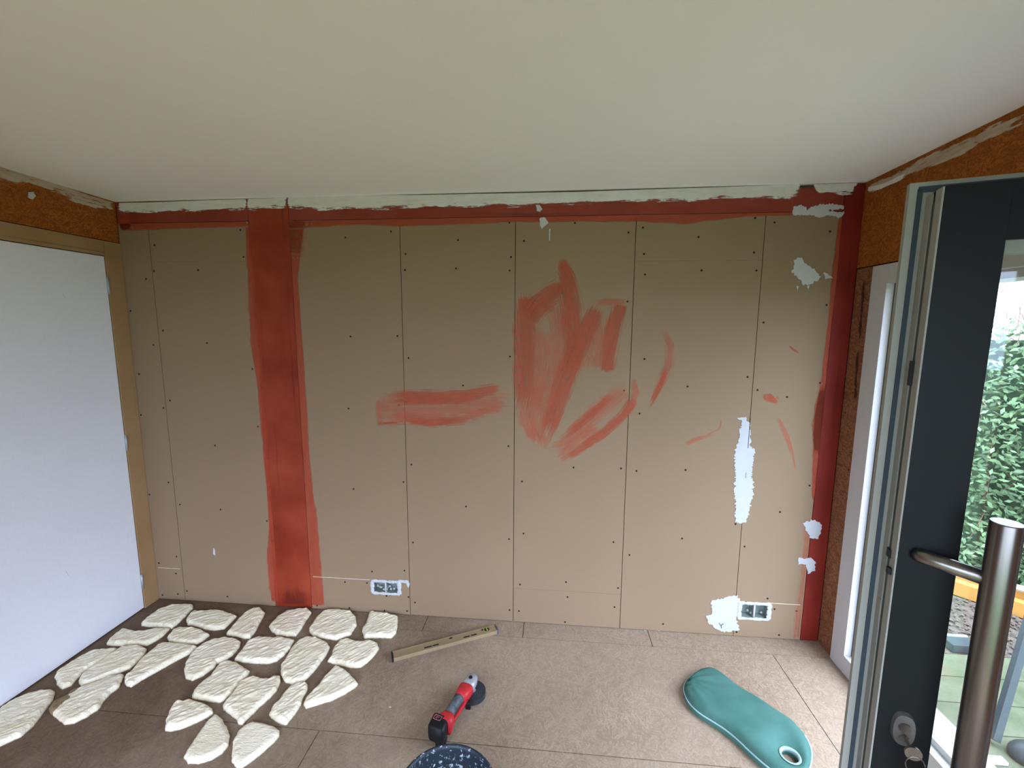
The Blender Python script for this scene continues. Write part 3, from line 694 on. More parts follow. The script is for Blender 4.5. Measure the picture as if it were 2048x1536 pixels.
for q in ((SW, SW+.0035, .22, 1.822), (LW-SW-.0035, LW-SW, .22, 1.822), (SW, LW-SW, 1.800, 1.822), (SW, LW-SW, .22, .236)): box(bm, q[0], q[1], -.031, -.012, q[2], q[3])
for v in bm.verts: v.co = L(v.co.x, v.co.y, v.co.z)
bmesh.ops.recalc_face_normals(bm, faces=bm.faces); obj('glazing_bead', bm, M['leafgrey'], leaf)
# pull bar
bm = bmesh.new(); bs, bn = .108, .062
tube(bm, [L(bs, bn, .42), L(bs, bn, 1.369), L(bs, bn, 1.371)], [.020, .020, .0192], 28); pb = obj('pull_bar', bm, M['steel'], leaf, False)
for p in pb.data.polygons: p.use_smooth = len(p.vertices) == 4
for z in (1.268, .52):
    bm = bmesh.new(); tube(bm, [L(.026, .0005, z), L(.030, .006, z), L(bs, bn, z)], [.0125, .0125, .0125], 20)
    q = obj('bracket', bm, M['steel'], pb, True)
# key rosette with key
bm = bmesh.new(); c = Vector((.040, .915)); R1 = []; R2 = []
for k in range(40):
    a = k*math.pi/20; x = c.x+.0185*math.copysign(abs(math.cos(a))**.8, math.cos(a)); z = c.y+.034*math.copysign(abs(math.sin(a))**.8, math.sin(a))
    R1.append(bm.verts.new(L(x, .0003, z))); R2.append(bm.verts.new(L(c.x+(x-c.x)*.9, .008, c.y+(z-c.y)*.92)))
for k in range(40): bm.faces.new((R1[k], R1[(k+1) % 40], R2[(k+1) % 40], R2[k]))
bm.faces.new(R2); bmesh.ops.recalc_face_normals(bm, faces=bm.faces)
M['rosette'] = mottled('dull_grey_rosette', srgb(104,100,96), .08, 30, .35, metal=.5, spec=.5)
ro = obj('key_rosette', bm, M['rosette'], leaf)
bm = bmesh.new(); tube(bm, [L(.040, .008, .922), L(.040, .013, .922)], .0095, 20); tube(bm, [L(.040, .008, .902), L(.040, .0125, .902)], .0075, 4); obj('lock_cylinder', bm, M['steel'], ro)
key = thing('door_key', L(.041, .013, .912), 'small key in the lock of the black door, with a blue tag hanging from it', 'key')
bm = bmesh.new(); box(bm, .0395, .0415, .0135, .046, .902, .911)
vs = [v for v in bm.verts]
for v in vs: v.co = L(v.co.x, v.co.y, v.co.z)
tube(bm, [L(.0405, .046, .907)+Vector((0, 0, .0)), L(.0405, .050, .907)], [.013, .013], 18); bmesh.ops.recalc_face_normals(bm, faces=bm.faces); obj('key_blade', bm, M['steel'], key)
bm = bmesh.new(); cc = L(.045, .050, .886)
tube(bm, [cc+dv*.014*math.cos(a*math.pi/9)+Vector((0, 0, .017*math.sin(a*math.pi/9))) for a in range(19)], .0012, 6); obj('key_ring', bm, M['steel'], key, True)
bm = bmesh.new(); box(bm, .036, .066, .047, .052, .825, .872, .002)
for v in bm.verts: v.co = L(v.co.x, v.co.y, v.co.z)
obj('key_tag', bm, mottled('blue_key_tag', srgb(36,92,128), .1, 20, .4), key)

# ------------------------------------------------------------------ STONES laid out on the floor
def C2(p): return (p[0]/3.783, 1130+p[1]/3.783)
def C3(p): return (320+p[0]/3.938, 1180+p[1]/3.938)
STONES = [
 (C2,'cream stone slab nearest the room corner, first of the row along the back wall',[(1070,440),(1100,410),(1190,350),(1310,303),(1455,297),(1463,320),(1400,390),(1340,445),(1300,475),(1200,468),(1110,460),(1070,455)]),
 (C3,'cream stone slab with notched top edge, second along the back wall from the left',[(205,235),(235,190),(275,168),(350,170),(400,160),(450,160),(510,172),(560,190),(605,207),(560,255),(510,300),(440,312),(360,308),(270,280),(215,268)]),
 (C3,'slanting narrow cream stone slab left of the red post',[(520,345),(560,300),(610,240),(660,190),(740,145),(790,143),(825,180),(810,215),(780,265),(755,320),(710,375),(660,378),(590,360),(525,352)]),
 (C3,'cream stone slab lying at the foot of the red post',[(858,290),(890,250),(930,210),(1000,165),(1060,160),(1160,145),(1192,180),(1150,240),(1110,310),(1070,358),(1000,362),(920,350),(880,325)]),
 (C3,'large rounded cream stone slab just right of the red post',[(1175,300),(1230,220),(1290,165),(1400,155),(1500,170),(1540,210),(1550,275),(1500,350),(1390,388),(1280,378),(1200,355),(1178,330)]),
 (C3,'squarish cream stone slab under the left socket box, last along the back wall',[(1620,270),(1640,210),(1655,165),(1700,175),(1790,190),(1872,210),(1870,290),(1855,345),(1820,372),(1730,370),(1610,378),(1592,320),(1600,290)]),
 (C2,'long cream stone slab with hollowed top edge beside the white door',[(805,595),(830,560),(880,520),(935,482),(990,495),(1030,505),(1110,500),(1190,482),(1285,482),(1240,530),(1180,570),(1110,605),(1000,605),(880,608),(810,602)]),
 (C3,'small pointed cream stone slab below the second slab of the wall row',[(58,375),(100,320),(170,297),(260,300),(320,315),(390,352),(340,395),(285,425),(240,424),(160,420),(75,405)]),
 (C3,'wide oval cream stone slab touching the rough slab below it',[(190,640),(200,580),(240,510),(320,440),(410,400),(520,376),(600,388),(635,410),(630,445),(575,510),(520,545),(450,575),(430,605),(340,670),(255,705),(205,690)]),
 (C3,'wide cream stone slab with pointed right end in the middle of the second row',[(588,540),(640,480),(690,410),(780,368),(850,375),(890,380),(960,375),(1055,395),(1030,450),(980,510),(920,555),(850,575),(740,572),(650,565),(590,550)]),
 (C3,'tall rounded cream stone slab below the red post slab, longest towards the viewer',[(950,640),(955,590),(990,540),(1040,450),(1090,400),(1160,370),(1230,378),(1310,410),(1338,450),(1310,510),(1270,560),(1210,640),(1140,710),(1060,738),(985,720),(960,680)]),
 (C3,'irregular cream stone slab with a knobbed right corner nearest the spirit level',[(1320,560),(1350,520),(1370,450),(1420,395),(1490,388),(1540,405),(1600,408),(1650,395),(1710,420),(1725,460),(1690,510),(1640,560),(1580,605),(1500,605),(1400,585)]),
 (C2,'narrow cream stone slab closest to the bottom edge of the white door',[(415,850),(430,810),(520,750),(620,690),(700,650),(790,640),(880,632),(885,640),(830,690),(740,745),(640,800),(580,860),(540,905),(470,932),(435,905)]),
 (C2,'long tapered cream stone slab between two other slanting slabs by the white door',[(592,880),(620,830),(690,780),(780,720),(870,660),(930,618),(1000,614),(1080,617),(1110,637),(1090,680),(1040,730),(980,780),(880,820),(760,870),(660,903),(612,913)]),
 (C2,'long wedge-shaped cream stone slab, third of the slanting slabs from the white door',[(945,890),(945,850),(1000,800),(1060,720),(1120,670),(1200,602),(1260,590),(1350,595),(1420,603),(1480,613),(1490,622),(1440,665),(1360,705),(1260,760),(1170,810),(1080,860),(990,918),(955,910)]),
 (C2,'cream stone slab with a brown soiled left end',[(370,1090),(400,1040),(490,1000),(540,950),(640,917),(740,884),(830,843),(930,828),(938,838),(900,920),(830,970),(780,1030),(750,1080),(660,1140),(560,1190),(490,1200),(420,1150),(375,1110)]),
 (C2,'cream stone slab cut by the left edge of the picture',[(0,1090),(60,1050),(120,1015),(230,970),(330,950),(400,950),(415,965),(400,1020),(330,1110),(250,1210),(160,1290),(60,1335),(0,1362),(-60,1370),(-100,1250),(-60,1150)]),
 (C3,'deeply ridged cream stone slab in the centre of the group',[(248,850),(270,790),(330,730),(390,690),(434,626),(474,582),(530,558),(600,570),(650,605),(705,640),(688,672),(640,714),(600,762),(556,814),(498,868),(460,880),(380,870),(310,860)]),
 (C3,'four-cornered cream stone slab with raised upper right corner, leaning against the ridged one',[(495,905),(542,846),(592,786),(622,732),(680,696),(740,680),(800,700),(860,700),(900,675),(945,678),(948,720),(920,790),(860,850),(790,910),(720,980),(650,1050),(620,1050),(600,1010),(540,965),(500,935)]),
 (C3,'slim bone-shaped cream stone slab near the front right of the group',[(1165,745),(1160,790),(1130,840),(1110,900),(1070,960),(1000,1050),(950,1050),(880,1010),(860,980),(885,920),(930,880),(970,820),(1030,760),(1090,735),(1140,730)]),
 (C3,'triangular cream stone slab, rightmost of the front slabs',[(1130,900),(1150,850),(1200,800),(1250,750),(1290,690),(1340,640),(1380,600),(1420,610),(1480,650),(1560,738),(1540,760),(1460,810),(1360,860),(1260,890),(1150,925)]),
 (C3,'half-round cream stone slab with a jagged top at the front left of the group',[(40,1100),(50,1020),(80,940),(130,885),(160,875),(190,885),(240,862),(300,884),(370,907),(410,935),(420,965),(370,998),(280,1040),(180,1080),(90,1105)]),
 (C3,'smooth leaf-shaped cream stone slab at the very front of the group',[(185,1320),(210,1270),(260,1200),(320,1110),(370,1040),(440,978),(490,1020),(530,1090),(550,1150),(540,1220),(490,1280),(400,1330),(300,1360),(220,1355)]),
 (C3,'fan-shaped cream stone slab at the front, right of the smooth leaf-shaped one',[(570,1250),(580,1180),(620,1110),(680,1060),(740,1040),(820,1055),(900,1080),(940,1110),(935,1150),(880,1210),(800,1280),(720,1340),(640,1395),(600,1390),(565,1340)]),
]
M['stone_soiled'] = mottled('soiled_stone_end', srgb(136,116,84), .2, 30, .9, bump=.5, bscale=150)
for i, (cf, lab, poly) in enumerate(STONES):
    H = .022
    pts = [fl(*cf(p), .008) for p in poly]; pts = [Vector((p.x, p.y, 0)) for p in pts]
    pts = resample(pts, .008)
    rr = random.Random(i); ca = math.radians(48+rr.uniform(-12, 12)); dx, dy = math.cos(ca), math.sin(ca); so = rr.uniform(0, 50)
    out = []
    cen = sum(pts, Vector())/len(pts)
    for p in pts:
        k = noise.noise(p*60+Vector((so, 0, 0)))*.0026+noise.noise(p*150+Vector((0, so, 0)))*.0022
        out.append(p+(p-cen).normalized()*k)
    amp = .35 if 'smooth' in lab else 1.0
    def hf(x, y, d, dx=dx, dy=dy, so=so, amp=amp):
        u = x*dx+y*dy; v = -x*dy+y*dx
        rdg = abs(noise.noise(Vector((u*16, v*62, so))))*.0058+noise.noise(Vector((u*34, v*120, so+9)))*.0022+noise.noise(Vector((x*12, y*12, so)))*.003
        t = min(1, d/.016); t = t*(2-t)
        return .009+(H-.009)*t+amp*rdg*min(1, d/.008)
    o = relief('stone_slab', out, hf, .0050, M['stone'], None, .009)
    tag(o, lab, 'stone', 'cream stone slabs laid out on the floor')
    if 'soiled' in lab:
        o.data.materials.append(M['stone_soiled'])
        for pl in o.data.polygons:
            c = pl.center
            lim = fl(*C2((470, 1090)), 0)
            if c.x+.25*(c.y-lim.y)+noise.noise(c*40)*.02 < lim.x: pl.material_index = 1

# ------------------------------------------------------------------ SPIRIT LEVEL
La, Lb = fl(786, 1325), fl(996, 1268); ax = (Lb-La).normalized(); nx = Vector((-ax.y, ax.x, 0)); LL = (Lb-La).length
lev = thing('spirit_level', La, 'dull yellow-brown spirit level lying on the floor below the middle of the wall', 'spirit level')
def lvb(name, a0, a1, b0, b1, z0, z1, m, parent=lev, bev=0):
    bm = bmesh.new(); box(bm, a0, a1, b0, b1, z0, z1, bev)
    for v in bm.verts: v.co = La+ax*v.co.x+nx*v.co.y+Vector((0, 0, v.co.z))
    return obj(name, bm, m, parent)
lvb('body', .004, LL-.004, .0, .050, .0005, .021, M['level'], bev=.002)
lvb('rail', .004, LL-.004, -.001, .006, .0212, .0225, M['level']); lvb('rail', .004, LL-.004, .044, .051, .0212, .0225, M['level'])
lvb('end_cap', -.003, .0038, -.001, .051, .0, .0235, M['black'], bev=.001); lvb('end_cap', LL-.0038, LL+.003, -.001, .051, .0, .0235, M['rubber'], bev=.001)
for a, b in ((.285*LL, .355*LL), (.365*LL, .42*LL), (.66*LL, .72*LL), (.735*LL, .79*LL)): lvb('slot', a, b, .012, .019, .0211, .0222, M['black'])
for a, b in ((.53*LL, .56*LL), (.85*LL, .875*LL)): lvb('slot', a, b, .032, .040, .0211, .0222, M['black'])
bm = bmesh.new(); vc = La+ax*LL*.90+nx*.026; tube(bm, [vc+Vector((0, 0, .0212)), vc+Vector((0, 0, .0245))], .020, 24); vr = obj('vial_ring', bm, M['level'], lev)
bm = bmesh.new(); tube(bm, [vc+Vector((0, 0, .0246)), vc+Vector((0, 0, .0252))], .014, 20); obj('vial_hole', bm, M['black'], vr)
bm = bmesh.new(); tube(bm, [vc-nx*.011+Vector((0, 0, .0265)), vc+nx*.011+Vector((0, 0, .0265))], .0038, 10); obj('vial', bm, mottled('vial_yellow_green', srgb(150,160,60), .1, 20, .2), vr)

# ------------------------------------------------------------------ ANGLE GRINDER
def g3(x, y, z): return fl(x, y, z)
Hd, Tl = g3(941, 1362, .075), g3(868, 1476, .075)
ga = (Tl-Hd).normalized(); gl = (Tl-Hd).length; gs = Vector((-ga.y, ga.x, 0))
gr = thing('angle_grinder', Vector((Hd.x, Hd.y, 0)), 'red and black cordless angle grinder with grey head lying behind the bucket', 'power tool')
def loft(name, secs, m, parent=gr, seg=20, p=2.6):
    bm = bmesh.new(); rings = []
    for (t, wd, ht, zc, so_) in secs:
        c = Hd+ga*t+gs*so_; c.z = zc; ring = []
        for k in range(seg):
            a = 2*math.pi*k/seg; x = math.copysign(abs(math.cos(a))**(2/p), math.cos(a))*wd/2; z = math.copysign(abs(math.sin(a))**(2/p), math.sin(a))*ht/2
            ring.append(bm.verts.new(c+gs*x+Vector((0, 0, z))))
        rings.append(ring)
    for A, B in zip(rings, rings[1:]):
        for k in range(seg): bm.faces.new((A[k], A[(k+1) % seg], B[(k+1) % seg], B[k]))
    bm.faces.new(rings[0][::-1]); bm.faces.new(rings[-1]); bmesh.ops.recalc_face_normals(bm, faces=bm.faces)
    return obj(name, bm, m, parent, True)
loft('gear_head', [(-.034, .020, .026, .070, 0), (-.030, .042, .038, .070, 0), (-.012, .056, .044, .069, 0), (.012, .060, .046, .068, 0), (.030, .060, .048, .067, 0)], M['alu'], p=3)
bm = bmesh.new(); bc = Hd.copy(); bc.z = .090; tube(bm, [bc-ga*.002, bc-ga*.002+Vector((0, 0, .0045))], .0085, 16); obj('spindle_lock_button', bm, M['black'], gr)
loft('motor_housing', [(.0302, .058, .046, .067, 0), (.036, .066, .052, .067, 0), (.070, .062, .054, .067, 0), (.098, .050, .050, .068, 0)], M['toolred'], p=3.2)
loft('grip', [(.0985, .046, .046, .070, -.003), (.12, .040, .042, .072, -.004), (.16, .038, .040, .072, -.004), (.188, .044, .044, .072, -.002)], M['rubber'], p=2.6)
loft('paddle', [(.085, .020, .016, .062, .024), (.12, .016, .014, .056, .022), (.17, .014, .014, .054, .021), (.195, .016, .016, .058, .022)], M['toolred'], p=3)
loft('battery_mount', [(.1885, .048, .048, .068, 0), (.205, .066, .062, .064, 0), (.232, .070, .068, .062, .002)], M['toolred'], p=3.5)
bt = loft('battery', [(.214, .060, .060, .061, -.022), (.220, .074, .070, .061, -.018), (.272, .076, .072, .060, -.010), (.280, .064, .062, .060, -.010)], M['black'], p=5)
# white outlined marking printed on the battery top
bm = bmesh.new()
def gb(a0, a1, b0, b1, z0, z1):
    r = bmesh.ops.create_cube(bm, size=1)
    for v in r['verts']:
        a = (a0+a1)/2+v.co.x*(a1-a0); b = (b0+b1)/2+v.co.y*(b1-b0); q = Hd+ga*a+gs*b; v.co = Vector((q.x, q.y, (z0+z1)/2+v.co.z*(z1-z0)))
zt = .0955
for d in ((.226, .2275, -.040, -.008), (.246, .2475, -.040, -.008), (.226, .2475, -.040, -.0385), (.226, .2475, -.0095, -.008), (.233, .2345, -.032, -.018), (.239, .2405, -.032, -.024)): gb(*d, zt, zt+.0012)
obj('battery_marking', bm, mottled('marking_red_white', srgb(190,120,120), .05, 20, .5), bt)
# guard, disc and side knob (disc hangs below the head)
bm = bmesh.new(); gc = Hd+gs*(.018)+ga*.012; gc.z = .030
R = .058; A_ = []; 
ga0 = math.atan2(gs.y, gs.x)
ring_t = []; ring_b = []
for k in range(25):
    a = ga0-math.radians(100)+math.radians(200)*k/24; p = Vector((gc.x+R*math.cos(a), gc.y+R*math.sin(a), 0))
    ring_t.append(bm.verts.new((p.x, p.y, .045))); ring_b.append(bm.verts.new((p.x, p.y, .022)))
ct = bm.verts.new((gc.x, gc.y, .046))
for k in range(24): bm.faces.new((ct, ring_t[k], ring_t[k+1])); bm.faces.new((ring_t[k], ring_b[k], ring_b[k+1], ring_t[k+1]))
o = obj('guard', bm, M['guard'], gr); md = o.modifiers.new('thick', 'SOLIDIFY'); md.thickness = .002
bm = bmesh.new(); tube(bm, [Vector((gc.x, gc.y, .026)), Vector((gc.x, gc.y, .0285))], .056, 40); obj('cutting_disc', bm, M['rubber'], gr)
bm = bmesh.new(); tube(bm, [Vector((gc.x, gc.y, .020)), Vector((gc.x, gc.y, .046))], .014, 16); obj('spindle', bm, M['alu'], gr)
kb = Hd+ga*.088+gs*.036
bm = bmesh.new(); box(bm, kb.x-.011, kb.x+.011, kb.y-.011, kb.y+.011, .030, .062, .003); obj('guard_lever', bm, M['black'], gr)
bm = bmesh.new(); q = Hd+ga*.25; box(bm, q.x-.02, q.x+.02, q.y-.02, q.y+.02, .0005, .026, .003); obj('battery_foot', bm, M['black'], gr)

# ------------------------------------------------------------------ BUCKET
bc = (2.087, -1.145, 0); bk = thing('mortar_bucket', bc, 'black mortar bucket splashed with pale mortar, cut by the bottom edge', 'bucket')
bm = bmesh.new()
lathe(bm, [(.0, .001), (.112, .001), (.118, .006), (.150, .235), (.157, .236), (.159, .250), (.156, .254), (.150, .254), (.146, .246), (.146, .236), (.113, .010), (.0, .009)], bc, 64)
bmesh.ops.remove_doubles(bm, verts=bm.verts, dist=.0004); obj('shell', bm, M['bucket'], bk, True)
bm = bmesh.new(); rg = []
for r in [i*.01 for i in range(0, 14)]:
    rg.append([bm.verts.new((bc[0]+r*math.cos(a*math.pi/24), bc[1]+r*math.sin(a*math.pi/24), .165+.012*noise.noise(Vector((r*60*math.cos(a*math.pi/24), r*60*math.sin(a*math.pi/24), 3)))+(.012 if r > .11 else 0))) for a in range(48)])
for A, B in zip(rg, rg[1:]):
    for q in range(48): bm.faces.new((A[q], A[(q+1) % 48], B[(q+1) % 48], B[q]))
bmesh.ops.remove_doubles(bm, verts=bm.verts, dist=.0003); bmesh.ops.recalc_face_normals(bm, faces=bm.faces)
o = obj('mortar_remains', bm, M['mortar'], bk); o['kind'] = 'stuff'
bm = bmesh.new(); tube(bm, [Vector((bc[0]+.165*math.cos(a), bc[1]+.165*math.sin(a)*.98, .243-.02*math.sin(max(0, a)))) for a in [math.radians(t) for t in range(-4, 186, 6)]], .002, 8); obj('wire_handle', bm, M['steel'], bk, True)

# ------------------------------------------------------------------ KNEELING CUSHION
def C5(p): return (1300+p[0]/4.314, 1180+p[1]/4.314)
cp = [(290,880),(292,825),(315,785),(350,750),(400,712),(460,690),(530,688),(590,712),(640,748),(700,800),(760,850),(850,900),(950,960),(1050,1030),(1130,1080),(1220,1140),(1300,1220),(1360,1300),(1392,1380),(1397,1450),(1380,1540),(1335,1600),(1270,1635),(1190,1632),(1110,1595),(1030,1545),(950,1478),(850,1388),(760,1298),(650,1208),(540,1138),(440,1078),(370,1018),(320,955)]
pts = resample([Vector((*fl(*C5(p), .022).to_tuple()[:2], 0)) for p in cp], .012, smooth=1)
hc = fl(*C5((1212, 1395)), .045); hole = [Vector((hc.x+  .030*math.cos(a*math.pi/14), hc.y+.030*math.sin(a*math.pi/14), 0)) for a in range(28)]
ang0 = fl(*C5((300, 850)), 0)
def ch(x, y, d):
    t = min(1, d/.055); dh = min(1, max(0, math.hypot(x-hc.x, y-hc.y)-.030)/.085); h = .022+.036*math.sqrt(max(0, 1-(1-t)**2))*dh*(2-dh)
    q = math.hypot(x-ang0.x, y-ang0.y)                      # gathered folds at the far end
    h += .010*math.exp(-q/.07)*math.sin(math.atan2(y-ang0.y, x-ang0.x)*14)*min(1, d/.01)
    return h+.0022*noise.noise(Vector((x*14, y*14, 0)))*min(1, d/.02)
cu = thing('kneeling_cushion', (sum(p.x for p in pts)/len(pts), sum(p.y for p in pts)/len(pts), 0), 'long teal green waisted cushion with pale piping and an eyelet hole', 'cushion')
relief('cover', pts, ch, .011, M['teal'], cu, .022, (hole,), base_z=0.0005)
bm = bmesh.new(); pp = resample(pts, .012); tube(bm, [p+Vector((0, 0, .024)) for p in pp+[pp[0]]], .0032, 8, False); obj('piping', bm, M['piping'], cu, True)
bm = bmesh.new(); lathe(bm, [(.0295, .014), (.0292, .024), (.0300, .0275), (.033, .029), (.0365, .0300), (.0375, .028)], (hc.x, hc.y, 0), 32)
o = obj('eyelet', bm, M['piping'], cu, True); md = o.modifiers.new('thick', 'SOLIDIFY'); md.thickness = .001

# small crumbs lying about
rr = random.Random(5)
for k, (x, y) in enumerate(((780,1415),(640,1296),(1318,1262),(1290,1262),(1010,1210))):
    if y < 1250: continue
    p = fl(x, y); bm = bmesh.new(); bmesh.ops.create_icosphere(bm, subdivisions=1, radius=.005)
    for v in bm.verts: v.co = p+Vector((v.co.x*rr.uniform(.7, 1.3), v.co.y, abs(v.co.z)*.8+.0002))
    tag(obj('plaster_crumb', bm, M['plaster']), ['lone white plaster crumb on open floor left of the grinder', 'white crumb among the stone slabs', 'white crumb at the wall foot, right one of two', 'white crumb at the wall foot, left one of two'][k], 'crumb', 'plaster crumbs on the floor')

# ------------------------------------------------------------------ OUTSIDE
gz = -.16
tag(boxo('ground', (-30, 40, -30, 40, gz-.1, gz-.03), M['lawn']), 'grassy garden ground', kind='structure')
dk = thing('deck', (5.5, -1.2, -.05), 'greenish weathered plank deck outside the garden door', None, kind='structure')
ys = [-.126-.1655*k for k in range(-1, 22)]
for y in ys:
    if y > .05: y0, y1 = y-.1655+.004, y-.002
    else: y0, y1 = y-.1655+.002, y-.002
    boxo('deck_plank', (XR+.16, 6.6, y0, y1, -.075, -.05), M['deck'], dk, .002)
boxo('joists', (XR+.16, 6.6, ys[-1]-.16, .03, gz-.03, -.0755), M['dark'], dk)
E1, E2 = fl(1906, 1185, -.05), fl(2048, 1234, -.05); ed = (E2-E1).normalized(); en = Vector((-ed.y, ed.x, 0)); en = en if en.y > 0 else -en
def ebox(name, a0, a1, b0, b1, z0, z1, m, parent=None):
    bm = bmesh.new(); box(bm, a0, a1, b0, b1, z0, z1, .002)
    for v in bm.verts: v.co = E1+Vector((0, 0, -E1.z))+ed*v.co.x+en*v.co.y+Vector((0, 0, v.co.z))
    bmesh.ops.recalc_face_normals(bm, faces=bm.faces); return obj(name, bm, m, parent)
gp = Vector((5.0, .3, gz))
bm = bmesh.new(); n0 = E1-ed*2.4; n1 = E1+ed*2.4
hexa(bm, [(*(E1+ed*((.055-E1.y)/ed.y)-en*.004).xy, gz-.03)]*0 or [(XR+.17, .056, gz-.03), (E1.x+ed.x*((.056-E1.y)/ed.y)-.02, .056, gz-.03), (E1.x-ed.x*1.9-en.x*.01, E1.y-ed.y*1.9-en.y*.01, gz-.03), (XR+.17, E1.y-ed.y*1.9-en.y*.01, gz-.03),
 (XR+.17, .056, -.062), (E1.x+ed.x*((.056-E1.y)/ed.y)-.02, .056, -.062), (E1.x-ed.x*1.9-en.x*.01, E1.y-ed.y*1.9-en.y*.01, -.062), (XR+.17, E1.y-ed.y*1.9-en.y*.01, -.062)])
bmesh.ops.recalc_face_normals(bm, faces=bm.faces)
o = obj('gravel_bed', bm, M['gravel']); tag(o, 'brown gravel bed beyond the deck', 'gravel', kind='stuff')
bm = bmesh.new(); rr = random.Random(3)
for k in range(2600):
    x = rr.uniform(4.15, 5.9); y = rr.uniform(.075, 1.0); r = rr.uniform(.007, .016); z = -.062+r*.9
    if (Vector((x, y, 0))-E1).dot(en) > -.03 or (Vector((x, y))-fl(1903, 1295, -.05).xy).length < .16: continue
    q = [bm.verts.new((x+r*a*rr.uniform(.7, 1.3), y+r*b*rr.uniform(.7, 1.3), z+r*c*rr.uniform(.5, .9))) for a, b, c in ((1,0,0),(0,1,0),(-1,0,0),(0,-1,0),(0,0,1),(0,0,-1))]
    for f in ((0,1,4),(1,2,4),(2,3,4),(3,0,4),(1,0,5),(2,1,5),(3,2,5),(0,3,5)): bm.faces.new([q[i] for i in f])
tag(obj('gravel_stones', bm, M['gravel']), 'loose brown bark and gravel beyond the deck', 'gravel', kind='stuff')
o = ebox('timber_edging', -2.5, 2.5, .0, .06, -.10, .03, M['sleeper']); tag(o, 'lower orange timber edging board beyond the gravel', 'edging')
o = ebox('timber_edging', -2.5, 2.5, .075, .14, -.10, .085, M['sleeper']); tag(o, 'upper orange timber edging board in front of the hedge', 'edging')
# ground spot / small grey block by the edging
p = fl(1903, 1295, -.05); lb = boxo('garden_block', (p.x-.02, p.x+.11, p.y-.03, p.y+.05, -.06, -.012), M['pole'], None, .004); tag(lb, 'small dark grey block with a pale lid on the gravel edge', 'block')
boxo('lid', (p.x-.022, p.x+.112, p.y+.040, p.y+.052, -.0118, -.006), M['pale'], lb)
# white board lying on the edging, leaning dark bar, pale post behind
p1, p2 = fl(2020, 1172, .1), fl(2075, 1186, .1)
bm = bmesh.new(); tube(bm, [p1, p2], .022, 4); tag(obj('white_batten', bm, M['framewhite']), 'white batten lying on the timber edging', 'batten')
a, b = fl(1976, 1480, -.049), fl(2052, 1240, -.049)
b = onp(2075, 1150, (5.3, 0, 0), (1, 0, 0))
bm = bmesh.new(); a2 = fl(1988, 1480, -.03); tube(bm, [a2, onp(2062, 1230, (a2+Vector((.28, 0, 0))).to_tuple(), (1, 0, 0)), onp(2140, 980, (a2+Vector((.56, 0, 0))).to_tuple(), (1, 0, 0))], .019, 4); tag(obj('leaning_bar', bm, M['pole']), 'dark grey bar leaning over the deck behind the door glass', 'post')  # dark square bar set at a slant behind the glass
p = fl(2046, 1518, -.05); bm = bmesh.new(); bmesh.ops.create_icosphere(bm, subdivisions=3, radius=1)
for v in bm.verts: v.co = Vector((p.x+.03+v.co.x*.075, p.y+v.co.y*.06, -.05+max(0, v.co.z+.3)*.05))
tag(obj('grey_lump', bm, M['pole'], None, True), 'rounded dark grey lump on the deck at the lower right corner', 'rock')  # plain rounded dark grey shape set on the deck
p = fl(1980, 1521, -.05); o = boxo('white_strip', (p.x-.05, p.x+.05, p.y-.02, p.y+.012, -.0498, -.035), M['framewhite'], None, .003); tag(o, 'short white strip lying on the deck', 'strip')
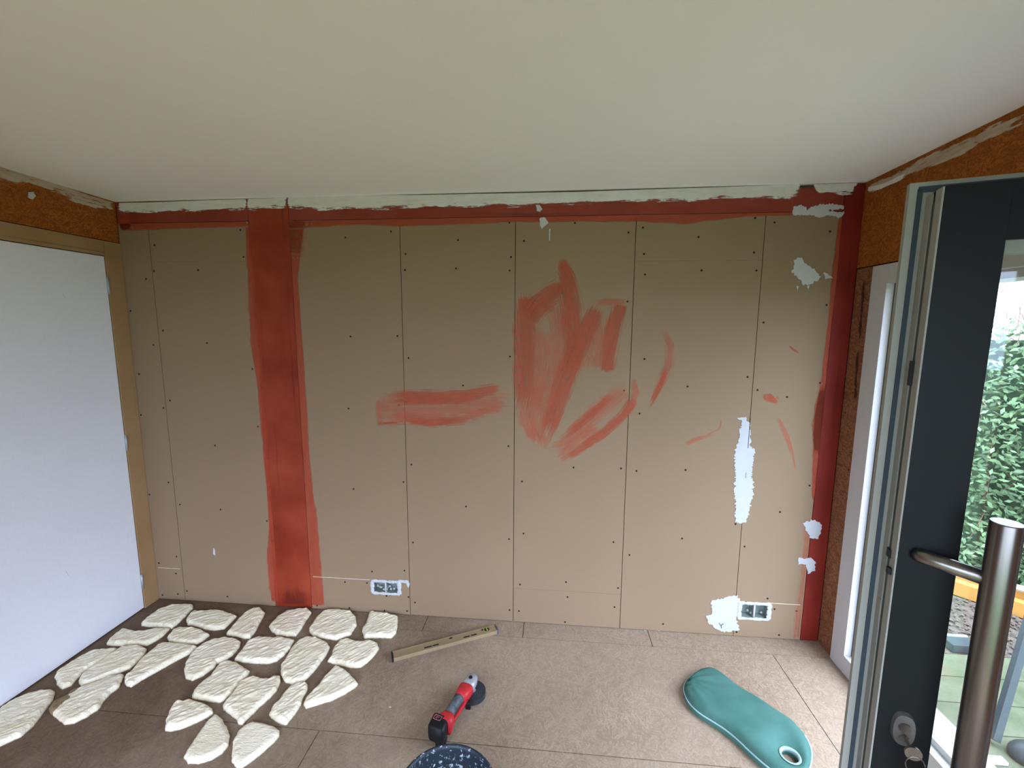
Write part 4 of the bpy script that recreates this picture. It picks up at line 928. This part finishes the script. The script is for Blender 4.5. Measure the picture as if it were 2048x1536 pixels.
# hedge
hc0 = E1+en*.55; hedge = thing('hedge', (hc0.x, hc0.y, gz), 'tall leafy green hedge beyond the deck', 'hedge')
def hp(a, b, z): q = E1+ed*a+en*b; return Vector((q.x, q.y, z))
rr = random.Random(11); V = []; Fc = []
for k in range(26000):
    a = rr.uniform(-1.6, 3.2); z = rr.uniform(-.05, 1.86)**1.0; b = .22+abs(rr.gauss(0, .16))+.10*noise.noise(Vector((a*3, z*3, 0)))
    if z > 1.62 and rr.random() < (z-1.62)*3.2: continue
    p = hp(a, b, z); s = rr.uniform(.014, .03); t = Vector((rr.gauss(0, 1), rr.gauss(0, 1), rr.gauss(0, .6))).normalized(); n2 = Vector((rr.gauss(0, .6)-en.x, rr.gauss(0, .6)-en.y, rr.gauss(.6, .5))).normalized()
    u = t.cross(n2)
    if u.length < .1: continue
    u.normalize(); t = n2.cross(u); i = len(V)
    V += [p-t*s, p+u*s*.42, p+t*s, p-u*s*.42]; Fc.append((i, i+1, i+2, i+3))
o = obj('foliage', (V, Fc), M['leaf'], hedge); o['kind'] = 'stuff'
bm = bmesh.new()
for k in range(90):
    a = rr.uniform(-1.2, 2.6); b = rr.uniform(.2, .5); p = hp(a, b, rr.uniform(.2, 1.2)); pts_ = [p]
    for j in range(5): p = p+Vector((rr.gauss(0, .05), rr.gauss(0, .05), rr.uniform(.06, .14))); pts_.append(p)
    tube(bm, pts_, [.004, .0035, .003, .003, .002, .0015], 4)
for k in range(420):
    a = rr.uniform(-1.4, 3.0); b = rr.uniform(.2, .6); p = hp(a, b, rr.uniform(1.55, 1.75)); tube(bm, [p, p+Vector((rr.gauss(0, .08), rr.gauss(0, .06), rr.uniform(.05, .2)))], [.004, .0015], 3)
o = obj('twigs', bm, M['twig'], hedge); o['kind'] = 'stuff'
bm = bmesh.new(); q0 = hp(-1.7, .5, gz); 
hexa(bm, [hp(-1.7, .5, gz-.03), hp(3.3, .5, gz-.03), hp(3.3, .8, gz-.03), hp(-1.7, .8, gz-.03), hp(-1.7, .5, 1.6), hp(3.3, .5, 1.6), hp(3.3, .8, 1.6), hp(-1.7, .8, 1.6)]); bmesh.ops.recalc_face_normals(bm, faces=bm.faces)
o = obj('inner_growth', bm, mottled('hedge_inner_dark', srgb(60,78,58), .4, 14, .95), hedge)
# pale post of a shelter behind the hedge
t0 = onp(2016, 600, (6.9, 0, 0), (1, 0, 0)); bm = bmesh.new(); box(bm, t0.x-.03, t0.x+.03, t0.y-.035, t0.y+.035, gz-.03, 3.2, .003); tag(obj('pale_post', bm, M['pale']), 'pale blue-grey upright post behind the hedge', 'post')
